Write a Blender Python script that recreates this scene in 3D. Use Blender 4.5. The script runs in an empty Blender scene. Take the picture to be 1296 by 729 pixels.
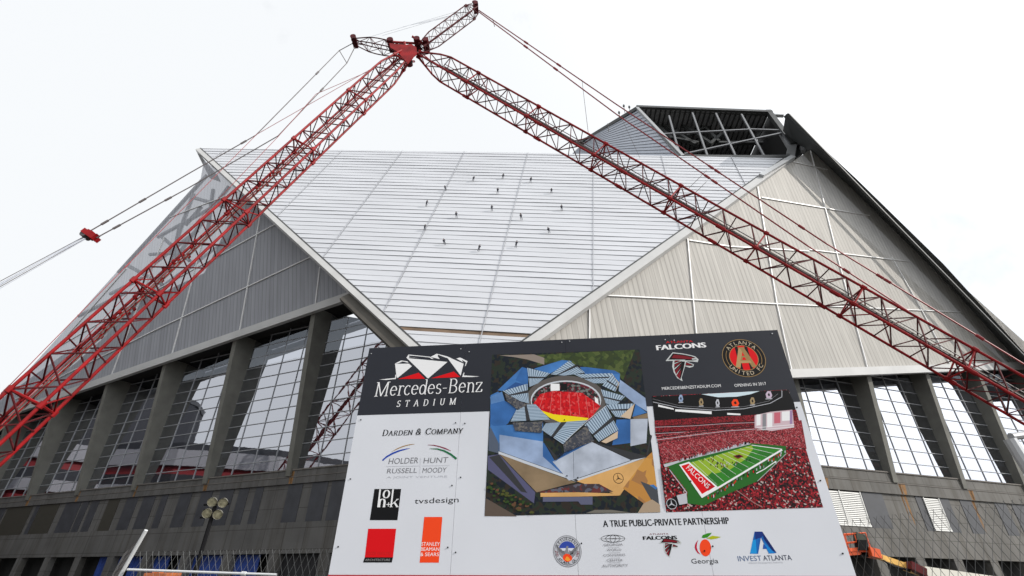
import bpy, bmesh, math, random
from mathutils import Vector, Matrix
random.seed(7)
R = math.radians
sc = bpy.context.scene

# ------------------------------------------------------------------ camera, sky, sun, exposure
EYE = Vector((0, 0, 1.6))
FPX, PITCH, ROLL = 623.7, R(31.24), R(0.79)
fwd = Vector((0, math.cos(PITCH), math.sin(PITCH)))
up0 = Vector((0, -math.sin(PITCH), math.cos(PITCH)))
rt0 = Vector((1, 0, 0))
# image right / up axes after the small roll
rt = rt0 * math.cos(ROLL) + up0 * math.sin(ROLL)
up = -rt0 * math.sin(ROLL) + up0 * math.cos(ROLL)
cam = bpy.data.objects.new("camera", bpy.data.cameras.new("camera"))
sc.collection.objects.link(cam)
cam.data.sensor_width = 36
cam.data.lens = FPX / 1296 * 36
cam.data.clip_end = 5000
cam.data.clip_start = 0.1
M = Matrix.Identity(4)
for i in range(3):
    M[i][0] = rt[i]; M[i][1] = up[i]; M[i][2] = -fwd[i]; M[i][3] = EYE[i]
cam.matrix_world = M
sc.camera = cam

SUN = Vector((0.79, -0.32, 0.52)).normalized()
wd = bpy.data.worlds.new("World"); sc.world = wd; wd.use_nodes = True
wn = wd.node_tree; wn.nodes.clear()
def wnode(t, **k):
    n = wn.nodes.new(t)
    for a, b in k.items(): setattr(n, a, b)
    return n
w_out = wnode("ShaderNodeOutputWorld"); w_bg = wnode("ShaderNodeBackground")
w_bg.inputs["Strength"].default_value = 0.1
sky = wnode("ShaderNodeTexSky", sky_type='NISHITA', sun_disc=False)
sky.sun_elevation = math.asin(SUN.z); sky.sun_rotation = math.atan2(SUN.x, SUN.y)
tc = wnode("ShaderNodeTexCoord")
noi = wnode("ShaderNodeTexNoise"); noi.inputs["Scale"].default_value = 2.1
noi.inputs["Detail"].default_value = 7; noi.inputs["Roughness"].default_value = .58
cr = wnode("ShaderNodeValToRGB")
cr.color_ramp.elements[0].position = .24; cr.color_ramp.elements[0].color = (.55, .55, .55, 1)
cr.color_ramp.elements[1].position = .42; cr.color_ramp.elements[1].color = (1, 1, 1, 1)
dot = wnode("ShaderNodeVectorMath", operation='DOT_PRODUCT'); dot.inputs[1].default_value = SUN
mx = wnode("ShaderNodeMath", operation='MAXIMUM'); mx.inputs[1].default_value = 0
pw = wnode("ShaderNodeMath", operation='POWER'); pw.inputs[1].default_value = 3
ml = wnode("ShaderNodeMath", operation='MULTIPLY_ADD'); ml.inputs[1].default_value = 1.7; ml.inputs[2].default_value = 1.02
cl = wnode("ShaderNodeVectorMath", operation='SCALE'); cl.inputs[0].default_value = (11.15, 11.45, 11.75)
mix = wnode("ShaderNodeMix", data_type='RGBA')
L = wn.links.new
L(tc.outputs["Generated"], noi.inputs["Vector"]); L(noi.outputs["Fac"], cr.inputs["Fac"])
L(tc.outputs["Generated"], dot.inputs[0]); L(dot.outputs["Value"], mx.inputs[0]); L(mx.outputs[0], pw.inputs[0])
L(pw.outputs[0], ml.inputs[0]); L(ml.outputs[0], cl.inputs["Scale"])
L(cr.outputs["Color"], mix.inputs["Factor"]); L(sky.outputs["Color"], mix.inputs["A"]); L(cl.outputs["Vector"], mix.inputs["B"])
L(mix.outputs["Result"], w_bg.inputs["Color"]); L(w_bg.outputs[0], w_out.inputs[0])

sl = bpy.data.lights.new("sun", 'SUN'); sl.energy = 4.0; sl.angle = R(0.6); sl.color = (1, .94, .86)
so = bpy.data.objects.new("sun", sl); sc.collection.objects.link(so)
so.rotation_euler = SUN.to_track_quat('Z', 'Y').to_euler()
sc.view_settings.view_transform = 'Standard'; sc.view_settings.look = 'None'
sc.view_settings.exposure = -0.28; sc.view_settings.gamma = 1

# ------------------------------------------------------------------ placing helpers
def ray(px, py):
    X = (px - 648) / FPX; Y = -(py - 364.5) / FPX
    return fwd + rt * X + up * Y
def at_y(px, py, y):
    d = ray(px, py); return EYE + d * (y / d.y)
def on_plane(px, py, p0, n):
    d = ray(px, py); return EYE + d * ((p0 - EYE).dot(n) / d.dot(n))

# ------------------------------------------------------------------ materials
MATS = {}
def mat(name, col, rough=.6, metal=0, spec=.5, var=.0, vscale=1.0, bump=0, bscale=20, emit=None):
    if name in MATS: return MATS[name]
    m = bpy.data.materials.new(name); m.use_nodes = True
    nt = m.node_tree; b = nt.nodes["Principled BSDF"]
    b.inputs["Base Color"].default_value = (*col, 1); b.inputs["Roughness"].default_value = rough
    b.inputs["Metallic"].default_value = metal; b.inputs["Specular IOR Level"].default_value = spec
    if var or bump:
        t = nt.nodes.new("ShaderNodeTexCoord")
    if var:
        n = nt.nodes.new("ShaderNodeTexNoise"); n.inputs["Scale"].default_value = vscale; n.inputs["Detail"].default_value = 6
        r = nt.nodes.new("ShaderNodeMapRange"); r.inputs["From Min"].default_value = .3; r.inputs["From Max"].default_value = .7
        r.inputs["To Min"].default_value = 1 - var; r.inputs["To Max"].default_value = 1 + var
        s = nt.nodes.new("ShaderNodeVectorMath"); s.operation = 'SCALE'; s.inputs[0].default_value = col
        nt.links.new(t.outputs["Object"], n.inputs["Vector"]); nt.links.new(n.outputs["Fac"], r.inputs["Value"])
        nt.links.new(r.outputs[0], s.inputs["Scale"]); nt.links.new(s.outputs[0], b.inputs["Base Color"])
    if bump:
        n2 = nt.nodes.new("ShaderNodeTexNoise"); n2.inputs["Scale"].default_value = bscale; n2.inputs["Detail"].default_value = 4
        bp = nt.nodes.new("ShaderNodeBump"); bp.inputs["Strength"].default_value = bump
        nt.links.new(t.outputs["Object"], n2.inputs["Vector"]); nt.links.new(n2.outputs["Fac"], bp.inputs["Height"])
        nt.links.new(bp.outputs[0], b.inputs["Normal"])
    MATS[name] = m
    return m

def crowd_mat(name, cols, scale, spread=.5):
    if name in MATS: return MATS[name]
    m = bpy.data.materials.new(name); m.use_nodes = True; nt = m.node_tree; b = nt.nodes["Principled BSDF"]
    b.inputs["Roughness"].default_value = .5; b.inputs["Specular IOR Level"].default_value = .12
    t = nt.nodes.new("ShaderNodeTexCoord"); v = nt.nodes.new("ShaderNodeTexVoronoi"); v.inputs["Scale"].default_value = scale
    s = nt.nodes.new("ShaderNodeSeparateColor"); r = nt.nodes.new("ShaderNodeValToRGB"); r.color_ramp.interpolation = 'CONSTANT'
    nt.links.new(t.outputs["Object"], v.inputs["Vector"]); nt.links.new(v.outputs["Color"], s.inputs[0]); nt.links.new(s.outputs[0], r.inputs[0])
    e = r.color_ramp.elements; pos = 0
    for i, (c, wgt) in enumerate(cols):
        if i < 2: el = e[i]; el.position = pos
        else: el = e.new(pos)
        el.color = (*c, 1); pos += wgt
    nt.links.new(r.outputs[0], b.inputs["Base Color"]); MATS[name] = m
    return m

# ------------------------------------------------------------------ mesh helpers
class MB:
    def __init__(s): s.v = []; s.f = []; s.m = []; s.mats = []
    def mi(s, m):
        if m is None: return 0
        if m not in s.mats: s.mats.append(m)
        return s.mats.index(m)
    def poly(s, pts, m=None):
        i = len(s.v); s.v += [tuple(p) for p in pts]; s.f.append(list(range(i, i + len(pts)))); s.m.append(s.mi(m))
    def prism(s, pts, vec, m=None):
        n = len(pts); i = len(s.v); k = s.mi(m)
        s.v += [tuple(p) for p in pts] + [tuple(Vector(p) + vec) for p in pts]
        s.f.append(list(range(i + n - 1, i - 1, -1))); s.m.append(k)
        s.f.append(list(range(i + n, i + 2 * n))); s.m.append(k)
        for j in range(n):
            a, b = i + j, i + (j + 1) % n
            s.f.append([a, b, b + n, a + n]); s.m.append(k)
    def box(s, c, x, y, z, m=None):
        """centre and three half vectors"""
        c = Vector(c); P = [c - x - y - z, c + x - y - z, c + x + y - z, c - x + y - z]
        s.prism(P, z * 2, m)
    def abox(s, x0, x1, y0, y1, z0, z1, m=None):
        s.prism([(x0, y0, z0), (x1, y0, z0), (x1, y1, z0), (x0, y1, z0)], Vector((0, 0, z1 - z0)), m)
    def bar(s, p, q, w, h, n, m=None):
        """rectangular bar p-q, width w in the plane across n, height h along n"""
        p = Vector(p); q = Vector(q); d = (q - p).normalized(); n = Vector(n).normalized()
        sd = d.cross(n).normalized() * (w / 2); nn = sd.normalized().cross(d) * (h / 2)
        s.prism([p - sd - nn, p + sd - nn, p + sd + nn, p - sd + nn], q - p, m)
    def tube(s, p, q, r, n=5, m=None, r2=None, cap=False):
        p = Vector(p); q = Vector(q); d = (q - p)
        if d.length < 1e-6: return
        d.normalize(); a = d.orthogonal().normalized(); b = d.cross(a); i = len(s.v); k = s.mi(m); r2 = r if r2 is None else r2
        for t in range(n):
            c, sn = math.cos(2 * math.pi * t / n), math.sin(2 * math.pi * t / n)
            s.v.append(tuple(p + (a * c + b * sn) * r)); s.v.append(tuple(q + (a * c + b * sn) * r2))
        for t in range(n):
            u = (t + 1) % n
            s.f.append([i + 2 * t, i + 2 * u, i + 2 * u + 1, i + 2 * t + 1]); s.m.append(k)
        if cap:
            s.f.append([i + 2 * t for t in range(n)][::-1]); s.m.append(k)
            s.f.append([i + 2 * t + 1 for t in range(n)]); s.m.append(k)
    def path(s, pts, r, n=5, m=None):
        for a, b in zip(pts, pts[1:]): s.tube(a, b, r, n, m)
    def build(s, name, m=None, parent=None, smooth=False, mw=None):
        me = bpy.data.meshes.new(name); me.from_pydata(s.v, [], s.f); me.update()
        mats = s.mats or [m]
        for x in mats: me.materials.append(x)
        if s.mats: me.polygons.foreach_set("material_index", s.m)
        if smooth: me.polygons.foreach_set("use_smooth", [True] * len(me.polygons))
        bm = bmesh.new(); bm.from_mesh(me); bmesh.ops.recalc_face_normals(bm, faces=bm.faces); bm.to_mesh(me); bm.free()
        o = bpy.data.objects.new(name, me); sc.collection.objects.link(o)
        if parent:
            o.parent = parent; o.matrix_parent_inverse = root_inv(parent)
        if mw is not None: o.matrix_basis = mw
        return o
def root_inv(p): return world_of(p).inverted()
def world_of(o):
    if o.parent: return world_of(o.parent) @ o.matrix_parent_inverse @ o.matrix_basis
    return o.matrix_basis.copy()
def thing(name, label, cat, loc, group=None):
    o = bpy.data.objects.new(name, None); sc.collection.objects.link(o); o.location = loc
    o.matrix_basis = Matrix.Translation(loc); tag(o, label, cat, group); o.empty_display_size = .5
    return o
def tag(o, label, cat, group=None):
    o["label"] = label; o["category"] = cat
    if group: o["group"] = group
def struct(o): o["kind"] = "structure"; return o
def clip(poly, a, b, c):
    """keep the part of a 2-D polygon with a*x+b*y>=c"""
    out = []
    for i in range(len(poly)):
        p, q = poly[i], poly[(i + 1) % len(poly)]
        dp, dq = a * p[0] + b * p[1] - c, a * q[0] + b * q[1] - c
        if dp >= 0: out.append(p)
        if (dp > 0 > dq) or (dp < 0 < dq):
            t = dp / (dp - dq); out.append((p[0] + (q[0] - p[0]) * t, p[1] + (q[1] - p[1]) * t))
    return out
def rect(mb, c, r, ax, ay, n, m):
    pts = [Vector(c) + ax * (r * math.cos(2 * math.pi * i / n)) + ay * (r * math.sin(2 * math.pi * i / n)) for i in range(n)]
    mb.poly(pts, m)

# ------------------------------------------------------------------ ground
g = MB(); g.poly([(-2500, -2500, 0), (2500, -2500, 0), (2500, 2500, 0), (-2500, 2500, 0)])
struct(g.build("ground", mat("dusty_asphalt", (.095, .09, .082), .95, var=.25, vscale=.15)))

# ------------------------------------------------------------------ STADIUM
concrete = mat("panel_concrete", (.20, .19, .175), .85, var=.16, vscale=.22)
fin_conc = mat("fin_concrete", (.13, .128, .113), .8, var=.15, vscale=.4)
dark_pan = mat("charcoal_panel", (.034, .036, .043), .55, var=.2, vscale=.5)
brown_pan = mat("brown_screen", (.028, .025, .017), .7)
white_metal = mat("white_metal_panel", (.50, .513, .545), .45, spec=.35, var=.05, vscale=.05)
lip_metal = mat("panel_joint", (.36, .37, .39), .6)
trim = mat("edge_trim", (.46, .46, .455), .45, var=.08, vscale=.2)
dark_steel = mat("dark_steel", (.035, .037, .037), .55, var=.3, vscale=.3)
grey_steel = mat("galvanised_steel", (.42, .43, .44), .4, metal=.4)
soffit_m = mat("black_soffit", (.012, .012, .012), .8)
mullion_m = mat("mullion_grey", (.34, .35, .37), .4)
brown_slot = mat("brown_insulation", (.16, .11, .075), .9, var=.3, vscale=.4)
louver_m = mat("louver_white", (.62, .62, .6), .5)
rust_m = mat("rust_stain", (.20, .105, .04), .9, var=.3, vscale=2)

glassm = bpy.data.materials.new("tinted_glass"); glassm.use_nodes = True
nt = glassm.node_tree; nt.nodes.clear()
o_ = nt.nodes.new("ShaderNodeOutputMaterial"); gl = nt.nodes.new("ShaderNodeBsdfGlossy"); tr = nt.nodes.new("ShaderNodeBsdfTransparent")
mixs = nt.nodes.new("ShaderNodeMixShader"); gl.inputs["Roughness"].default_value = .015; gl.inputs["Color"].default_value = (.86, .88, .95, 1)
tr.inputs["Color"].default_value = (.22, .24, .27, 1); mixs.inputs[0].default_value = .56
tcg = nt.nodes.new("ShaderNodeTexCoord"); ng = nt.nodes.new("ShaderNodeTexNoise"); ng.inputs["Scale"].default_value = .35
bg_ = nt.nodes.new("ShaderNodeBump"); bg_.inputs["Strength"].default_value = .05; bg_.inputs["Distance"].default_value = .1
nt.links.new(tcg.outputs["Object"], ng.inputs["Vector"]); nt.links.new(ng.outputs["Fac"], bg_.inputs["Height"]); nt.links.new(bg_.outputs[0], gl.inputs["Normal"])
nt.links.new(tr.outputs[0], mixs.inputs[1]); nt.links.new(gl.outputs[0], mixs.inputs[2]); nt.links.new(mixs.outputs[0], o_.inputs[0])

def etfe(name, col, trans):
    """pale ribbed translucent cladding: ribs run along local Y, drawn over local X"""
    m = bpy.data.materials.new(name); m.use_nodes = True; nt = m.node_tree; b = nt.nodes["Principled BSDF"]
    b.inputs["Roughness"].default_value = .55; b.inputs["Specular IOR Level"].default_value = .12
    t = nt.nodes.new("ShaderNodeTexCoord"); w = nt.nodes.new("ShaderNodeTexWave"); w.wave_type = 'BANDS'; w.bands_direction = 'X'
    w.inputs["Scale"].default_value = .24; w.inputs["Distortion"].default_value = .15; w.inputs["Detail"].default_value = 1
    n = nt.nodes.new("ShaderNodeTexNoise"); n.inputs["Scale"].default_value = .9; n.inputs["Detail"].default_value = 3
    mp = nt.nodes.new("ShaderNodeMapping"); mp.inputs["Scale"].default_value = (1, .09, 1)
    r = nt.nodes.new("ShaderNodeMapRange"); r.inputs["From Min"].default_value = .3; r.inputs["From Max"].default_value = .7
    r.inputs["To Min"].default_value = .90; r.inputs["To Max"].default_value = 1.07
    s = nt.nodes.new("ShaderNodeVectorMath"); s.operation = 'SCALE'; s.inputs[0].default_value = col
    bp = nt.nodes.new("ShaderNodeBump"); bp.inputs["Strength"].default_value = .13; bp.inputs["Distance"].default_value = .2
    k = nt.links.new
    k(t.outputs["Object"], w.inputs["Vector"]); k(t.outputs["Object"], mp.inputs["Vector"]); k(mp.outputs[0], n.inputs["Vector"])
    k(n.outputs["Fac"], r.inputs["Value"]); k(r.outputs[0], s.inputs["Scale"]); 
    # a thin darker lap line every 1.15 m, its strength varying from sheet to sheet
    sx = nt.nodes.new("ShaderNodeSeparateXYZ"); dv = nt.nodes.new("ShaderNodeMath"); dv.operation = 'MULTIPLY'; dv.inputs[1].default_value = 1 / 1.15
    fr_ = nt.nodes.new("ShaderNodeMath"); fr_.operation = 'FRACT'; fl_ = nt.nodes.new("ShaderNodeMath"); fl_.operation = 'FLOOR'; lt_ = nt.nodes.new("ShaderNodeMath"); lt_.operation = 'LESS_THAN'; lt_.inputs[1].default_value = .16
    wn_ = nt.nodes.new("ShaderNodeTexWhiteNoise"); wn_.noise_dimensions = '1D'; ma_ = nt.nodes.new("ShaderNodeMath"); ma_.operation = 'MULTIPLY_ADD'; ma_.inputs[1].default_value = .10; ma_.inputs[2].default_value = .93
    lm_ = nt.nodes.new("ShaderNodeMath"); lm_.operation = 'MULTIPLY_ADD'; lm_.inputs[1].default_value = -.26; lm_.inputs[2].default_value = 1
    m1_ = nt.nodes.new("ShaderNodeMath"); m1_.operation = 'MULTIPLY'; s2_ = nt.nodes.new("ShaderNodeVectorMath"); s2_.operation = 'SCALE'
    k(t.outputs["Object"], sx.inputs[0]); k(sx.outputs[0], dv.inputs[0]); k(dv.outputs[0], fr_.inputs[0]); k(dv.outputs[0], fl_.inputs[0]); k(fr_.outputs[0], lt_.inputs[0]); k(fl_.outputs[0], wn_.inputs["W"])
    k(wn_.outputs["Value"], ma_.inputs[0]); k(lt_.outputs[0], lm_.inputs[0]); k(ma_.outputs[0], m1_.inputs[0]); k(lm_.outputs[0], m1_.inputs[1]); k(s.outputs[0], s2_.inputs[0]); k(m1_.outputs[0], s2_.inputs["Scale"]); k(s2_.outputs[0], b.inputs["Base Color"])
    k(w.outputs["Fac"], bp.inputs["Height"]); k(bp.outputs[0], b.inputs["Normal"])
    out = nt.nodes["Material Output"]; tr = nt.nodes.new("ShaderNodeBsdfTransparent"); mx = nt.nodes.new("ShaderNodeMixShader")
    tr.inputs["Color"].default_value = (.95, .96, 1, 1)
    mx.inputs[0].default_value = trans; k(b.outputs[0], mx.inputs[1]); k(tr.outputs[0], mx.inputs[2]); k(mx.outputs[0], out.inputs[0])
    return m
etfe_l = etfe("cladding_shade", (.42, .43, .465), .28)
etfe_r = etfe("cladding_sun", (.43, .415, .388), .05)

stad = thing("stadium", "huge angular stadium with white folded roof panel, grey translucent wings and slanted concrete fins", "stadium", (1.2, 80, 0))
TA, TB = R(65.2), R(72.49)
C = at_y(655, 550.5, 80)
C0 = Vector((C.x, C.y, 0))
WALL = {'l': (Vector((-math.sin(TA), math.cos(TA), 0)), Vector((-math.cos(TA), -math.sin(TA), 0))),
        'r': (Vector((math.sin(TB), math.cos(TB), 0)), Vector((math.cos(TB), -math.sin(TB), 0)))}
Z = Vector((0, 0, 1))
def W(side, t, z, o=0):
    l, n = WALL[side]; return C0 + l * t + n * o + Z * z
def wt(side, px, py, o=0):
    l, n = WALL[side]; p = on_plane(px, py, C0 + n * o, n); return (p - C0).dot(l), p.z
LV = {'l': dict(z1=20.25, zc=wt('l', 170, 615.6)[1], z2=wt('l', 210, 625.8)[1], z3=wt('l', 210, 668.2)[1], z4=wt('l', 210, 703)[1], end=235),
      'r': dict(z1=22.1, zc=wt('r', 1130, 611)[1], z2=wt('r', 1170, 628.5)[1], z3=wt('r', 1170, 671.7)[1], z4=wt('r', 1170, 706)[1], end=200)}
def wbox(mb, side, t0, t1, z0, z1, o0, o1, m=None):
    P = [W(side, t0, z0, o0), W(side, t1, z0, o0), W(side, t1, z0, o1), W(side, t0, z0, o1)]
    mb.prism(P, Z * (z1 - z0), m)

# concrete with cast joints, per wall (object space, so joints follow the wall)
def joint_mat(name, col, l):
    m = mat(name, col, .85, var=.18, vscale=.2); nt = m.node_tree; b = nt.nodes["Principled BSDF"]
    old = b.inputs["Base Color"].links[0].from_socket
    t = nt.nodes.new("ShaderNodeTexCoord"); d = nt.nodes.new("ShaderNodeVectorMath"); d.operation = 'DOT_PRODUCT'; d.inputs[1].default_value = l
    sp = nt.nodes.new("ShaderNodeSeparateXYZ"); cb = nt.nodes.new("ShaderNodeCombineXYZ"); br = nt.nodes.new("ShaderNodeTexBrick")
    br.offset = 0; br.inputs["Color1"].default_value = (1, 1, 1, 1); br.inputs["Color2"].default_value = (.84, .84, .84, 1); br.inputs["Mortar"].default_value = (.35, .33, .3, 1)
    br.inputs["Scale"].default_value = 1; br.inputs["Mortar Size"].default_value = .06; br.inputs["Brick Width"].default_value = 4.9; br.inputs["Row Height"].default_value = 3.4
    mu = nt.nodes.new("ShaderNodeMix"); mu.data_type = 'RGBA'; mu.blend_type = 'MULTIPLY'; mu.inputs["Factor"].default_value = .75
    # rain streaks: noise stretched along the height
    mp = nt.nodes.new("ShaderNodeMapping"); mp.inputs["Scale"].default_value = (.5, .04, 1); ns = nt.nodes.new("ShaderNodeTexNoise"); ns.inputs["Scale"].default_value = 1.6
    ns.inputs["Detail"].default_value = 5
    rr = nt.nodes.new("ShaderNodeValToRGB"); rr.color_ramp.elements[0].position = .35; rr.color_ramp.elements[0].color = (.72, .69, .64, 1); rr.color_ramp.elements[1].position = .55; rr.color_ramp.elements[1].color = (1, 1, 1, 1)
    mu2 = nt.nodes.new("ShaderNodeMix"); mu2.data_type = 'RGBA'; mu2.blend_type = 'MULTIPLY'; mu2.inputs["Factor"].default_value = .8
    k = nt.links.new
    k(t.outputs["Object"], d.inputs[0]); k(t.outputs["Object"], sp.inputs[0]); k(d.outputs["Value"], cb.inputs[0]); k(sp.outputs[2], cb.inputs[1])
    k(cb.outputs[0], br.inputs["Vector"]); k(old, mu.inputs["A"]); k(br.outputs["Color"], mu.inputs["B"])
    k(cb.outputs[0], mp.inputs["Vector"]); k(mp.outputs[0], ns.inputs["Vector"]); k(ns.outputs["Fac"], rr.inputs[0])
    k(mu.outputs["Result"], mu2.inputs["A"]); k(rr.outputs[0], mu2.inputs["B"]); k(mu2.outputs["Result"], b.inputs["Base Color"])
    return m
CM = {'l': joint_mat("panel_concrete_west_shaded", (.094, .091, .088), WALL['l'][0]), 'r': joint_mat("panel_concrete_east", (.125, .12, .112), WALL['r'][0])}  # same concrete on both walls; the west copy has the left side's shade in its colour

FINS = {'l': [24.3, 47.95, 71.3, 94.9, 116.5, 138, 160, 182, 204], 'r': [20.5, 40, 59.7, 79.4, 98.95, 118.4, 138, 158, 178]}
Ltop = [Vector((-43.98, 96.5, 52.78)), Vector((-105.5, 125.5, 41.1))]   # under-edge of the left wing
tip = at_y(583, 490, 72)
Rref = on_plane(1100, 471, W('r', 79.4, 0), WALL['r'][0])
d1 = Vector((.12, .34, .93)).normalized(); hx = Vector((.99, -.08, -.09)).normalized()
nw = hx.cross(d1).normalized()
if nw.y > 0: nw = -nw
lapex = on_plane(266, 216, tip, nw); rapex = on_plane(1026, 189, tip, nw)
nl = (Ltop[1] - Ltop[0]).cross(lapex - Ltop[0]).normalized(); nl = nl if nl.y < 0 else -nl
nr = (Rref - tip).cross(rapex - tip).normalized(); nr = nr if nr.y < 0 else -nr
PL = lambda x, y, o=0: on_plane(x, y, Ltop[0] + nl * o, nl)
PR = lambda x, y, o=0: on_plane(x, y, tip + nr * o, nr)
PW = lambda x, y, o=0: on_plane(x, y, tip + nw * o, nw)

def edge_at(side, t):
    """point of the wing's lower edge in the vertical plane through wall position t, as (height, overhang)"""
    l, n = WALL[side]
    if side == 'l': a, b = PL(447, 372), PL(0, 527)
    else: a, b = PR(1003, 474.8), PR(1164.6, 468.8)
    ta, tb = (a - C0).dot(l), (b - C0).dot(l); k = (t - ta) / (tb - ta); p = a + (b - a) * k
    return p.z, (p - C0).dot(n)

for side in 'lr':
    lv = LV[side]; z1, z2, z3, z4, zc = lv['z1'], lv['z2'], lv['z3'], lv['z4'], lv['zc']; end = lv['end']
    lo = 0 if side == 'l' else 0
    m = MB()
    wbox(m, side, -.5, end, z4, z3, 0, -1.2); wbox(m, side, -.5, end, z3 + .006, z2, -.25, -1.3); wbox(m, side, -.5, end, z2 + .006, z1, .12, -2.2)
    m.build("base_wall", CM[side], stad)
    # thin ledge line half way up the top band and a drip edge
    m = MB(); wbox(m, side, 0, end, (z1 + z2) / 2, (z1 + z2) / 2 + .12, .12, .2); wbox(m, side, 0, end, z1 + .004, z1 + .25, .3, -.6)
    m.build("coping", mat("coping_concrete", (.12, .108, .097), .8, var=.2, vscale=.5), stad)
    # lower storey: piers, dark back and roll doors
    t = -.5
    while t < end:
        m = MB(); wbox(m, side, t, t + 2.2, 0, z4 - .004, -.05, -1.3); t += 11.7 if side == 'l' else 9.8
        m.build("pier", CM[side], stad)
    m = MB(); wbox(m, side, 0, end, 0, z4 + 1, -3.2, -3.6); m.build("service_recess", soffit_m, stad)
    # band panels
    def yb(x): return 642.3 - .0788 * x if side == 'l' else 619.1 + .0704 * (x - 1049)
    if side == 'l':
        spans = [(0, 9, 'd'), (11.6, 43, 'b'), (47.5, 52, 'd'), (52.4, 77, 'b'), (85, 104, 'd'), (106, 114, 'd'), (118, 127, 'd'), (139, 153, 'b'), (162, 176, 'd'), (183, 198, 'd'),
                 (206, 214, 'd'), (229, 244, 'd'), (256, 270, 'd'), (280, 297, 'd'), (304, 316, 'd'), (325, 334.5, 'd'), (366, 384, 'd'), (396, 415.6, 'd'), (421, 437, 'd'), (450, 472, 'd'), (500, 520, 'd')]
    else:
        spans = [(940, 965, 'd'), (985, 1010, 'd'), (1032, 1087, 'v'), (1089, 1115, 'd'), (1157, 1165.2, 'd'), (1165.7, 1186, 'v'), (1187, 1199, 'd'), (1213, 1228, 'd'), (1257, 1271, 'd'), (1278, 1300, 'd')]
    for a, b, k in spans:
        ta, tb = wt(side, a, yb(a), -.2)[0], wt(side, b, yb(b), -.2)[0]; ta, tb = min(ta, tb), max(ta, tb)
        m = MB()
        if k == 'v':
            n_ = 17
            for i in range(n_):
                zz = z3 + .5 + (z2 - z3 - .7) * i / n_
                P = [W(side, ta, zz, -.05), W(side, tb, zz, -.05), W(side, tb, zz + .28, -.22), W(side, ta, zz + .28, -.22)]
                m.prism(P, WALL[side][1] * .05)
            for tt in ([ta + .1, (ta + tb) / 2, tb - .1] if tb - ta > 6 else [ta + .1, tb - .1]):
                wbox(m, side, tt - .09, tt + .09, z3 + .45, z2 - .1, -.03, .05)
            wbox(m, side, ta, tb, z3 + .1, z3 + .42, -.2, .12)
            v = m.build("louver", louver_m, stad)
            m = MB(); wbox(m, side, ta, tb, z3 + .05, z2 - .03, -.225, -.28); m.build("louver_backing", soffit_m, v)
        else:
            wbox(m, side, ta, tb, z3 + .03, z2 - .03, -.16, -.3)
            m.build("infill_panel", dark_pan if k == 'd' else brown_pan, stad)
    # rust runs below fins
    for t in FINS[side][1:6]:
        m = MB()
        for j in range(3):
            a = t + random.uniform(-.5, .5) + (1.2 if side == 'r' else -.8); w_ = random.uniform(.2, .8)
            m.poly([W(side, a, z2 - .05, -.244), W(side, a + w_, z2 - .05, -.244), W(side, a + w_ * .6, z3 + random.uniform(0, 3), -.244), W(side, a + w_ * .3, z3 + random.uniform(0, 3), -.244)])
            m.poly([W(side, a, zc, .126), W(side, a + w_ * 1.6, zc, .126), W(side, a + w_, z2 + .05, .126), W(side, a, z2 + .05, .126)])
        m.build("rust_streak", rust_m, stad)
    # fins
    for t in FINS[side]:
        ze, oe = edge_at(side, t)
        if t < (33 if side == 'l' else 60):
            oe = min(oe, 2.2); ze = min(ze, 36 if side == 'l' else 27 + t * .2)
        zb = min(zc, z1 - 1); h = .62; l, n = WALL[side]
        ze = max(ze, z1 + 6); oe = max(oe, 1.0)
        prof = [(zb, .1), (zb, .42), (z1, .62), (ze + .3, oe - .25), (ze + .8, -1.2), (z1 + .5, -1.2)]
        m = MB(); P = [W(side, t - h, z, o) for z, o in prof]; m.prism(P, l * 2 * h); m.build("fin", fin_conc, stad)
    # glazing between fins: one window per bay
    go = -.9
    edges = [0] + FINS[side]
    for a, b in zip(edges, edges[1:]):
        (za, oa), (zb_, ob) = edge_at(side, a), edge_at(side, b)
        za, zb_ = max(za, z1 + 5), max(zb_, z1 + 5)
        if a < 25 and side == 'l': za = min(za, 46)
        if a < 60 and side == 'r': za = min(za, 24 + a * .3); zb_ = min(zb_, 26 + b * .26)
        m = MB(); m.poly([W(side, a + .5, z1 + .05, go), W(side, b - .5, z1 + .05, go), W(side, b - .5, zb_ + 1, go), W(side, a + .5, za + 1, go)])
        gz = m.build("window", glassm, stad)
        m = MB(); l, n = WALL[side]
        nv = 4
        for i in range(1, nv):
            k = i / nv; t = a + (b - a) * k; zt = za + (zb_ - za) * k + 1
            m.bar(W(side, t, z1, go + .08), W(side, t, zt, go + .08), .10, .14, n)
        z = z1 + 2.6
        while z < max(za, zb_):
            t0, t1 = a, b
            if za > zb_ and z > zb_ + 1: t1 = a + (b - a) * (za + 1 - z) / (za - zb_)
            if zb_ > za and z > za + 1: t0 = b - (b - a) * (zb_ + 1 - z) / (zb_ - za)
            m.bar(W(side, t0, z, go + .09), W(side, t1, z, go + .09), .11, .16, n); z += 2.75
        m.build("mullion_grid", mullion_m, gz)
    # soffit from the wing edge back to the head of the glass
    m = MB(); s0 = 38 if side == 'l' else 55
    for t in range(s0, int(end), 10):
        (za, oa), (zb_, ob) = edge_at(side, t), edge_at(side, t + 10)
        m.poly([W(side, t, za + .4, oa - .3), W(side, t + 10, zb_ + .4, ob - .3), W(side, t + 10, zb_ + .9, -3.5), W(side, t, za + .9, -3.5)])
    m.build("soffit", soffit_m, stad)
    # interior seen through the tinted glass: floor slabs, rail bands, back wall
    m = MB(); dk = mat("interior_dark", (.03, .03, .035), .8); wh = mat("interior_white", (.55, .55, .55), .6); rd = mat("interior_red", (.35, .03, .03), .6)
    l, n = WALL[side]
    m.poly([W(side, 0, z1 - 2, -16), W(side, end, z1 - 2, -16), W(side, end, z1 + 34, -16), W(side, 0, z1 + 34, -16)], dk)
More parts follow.
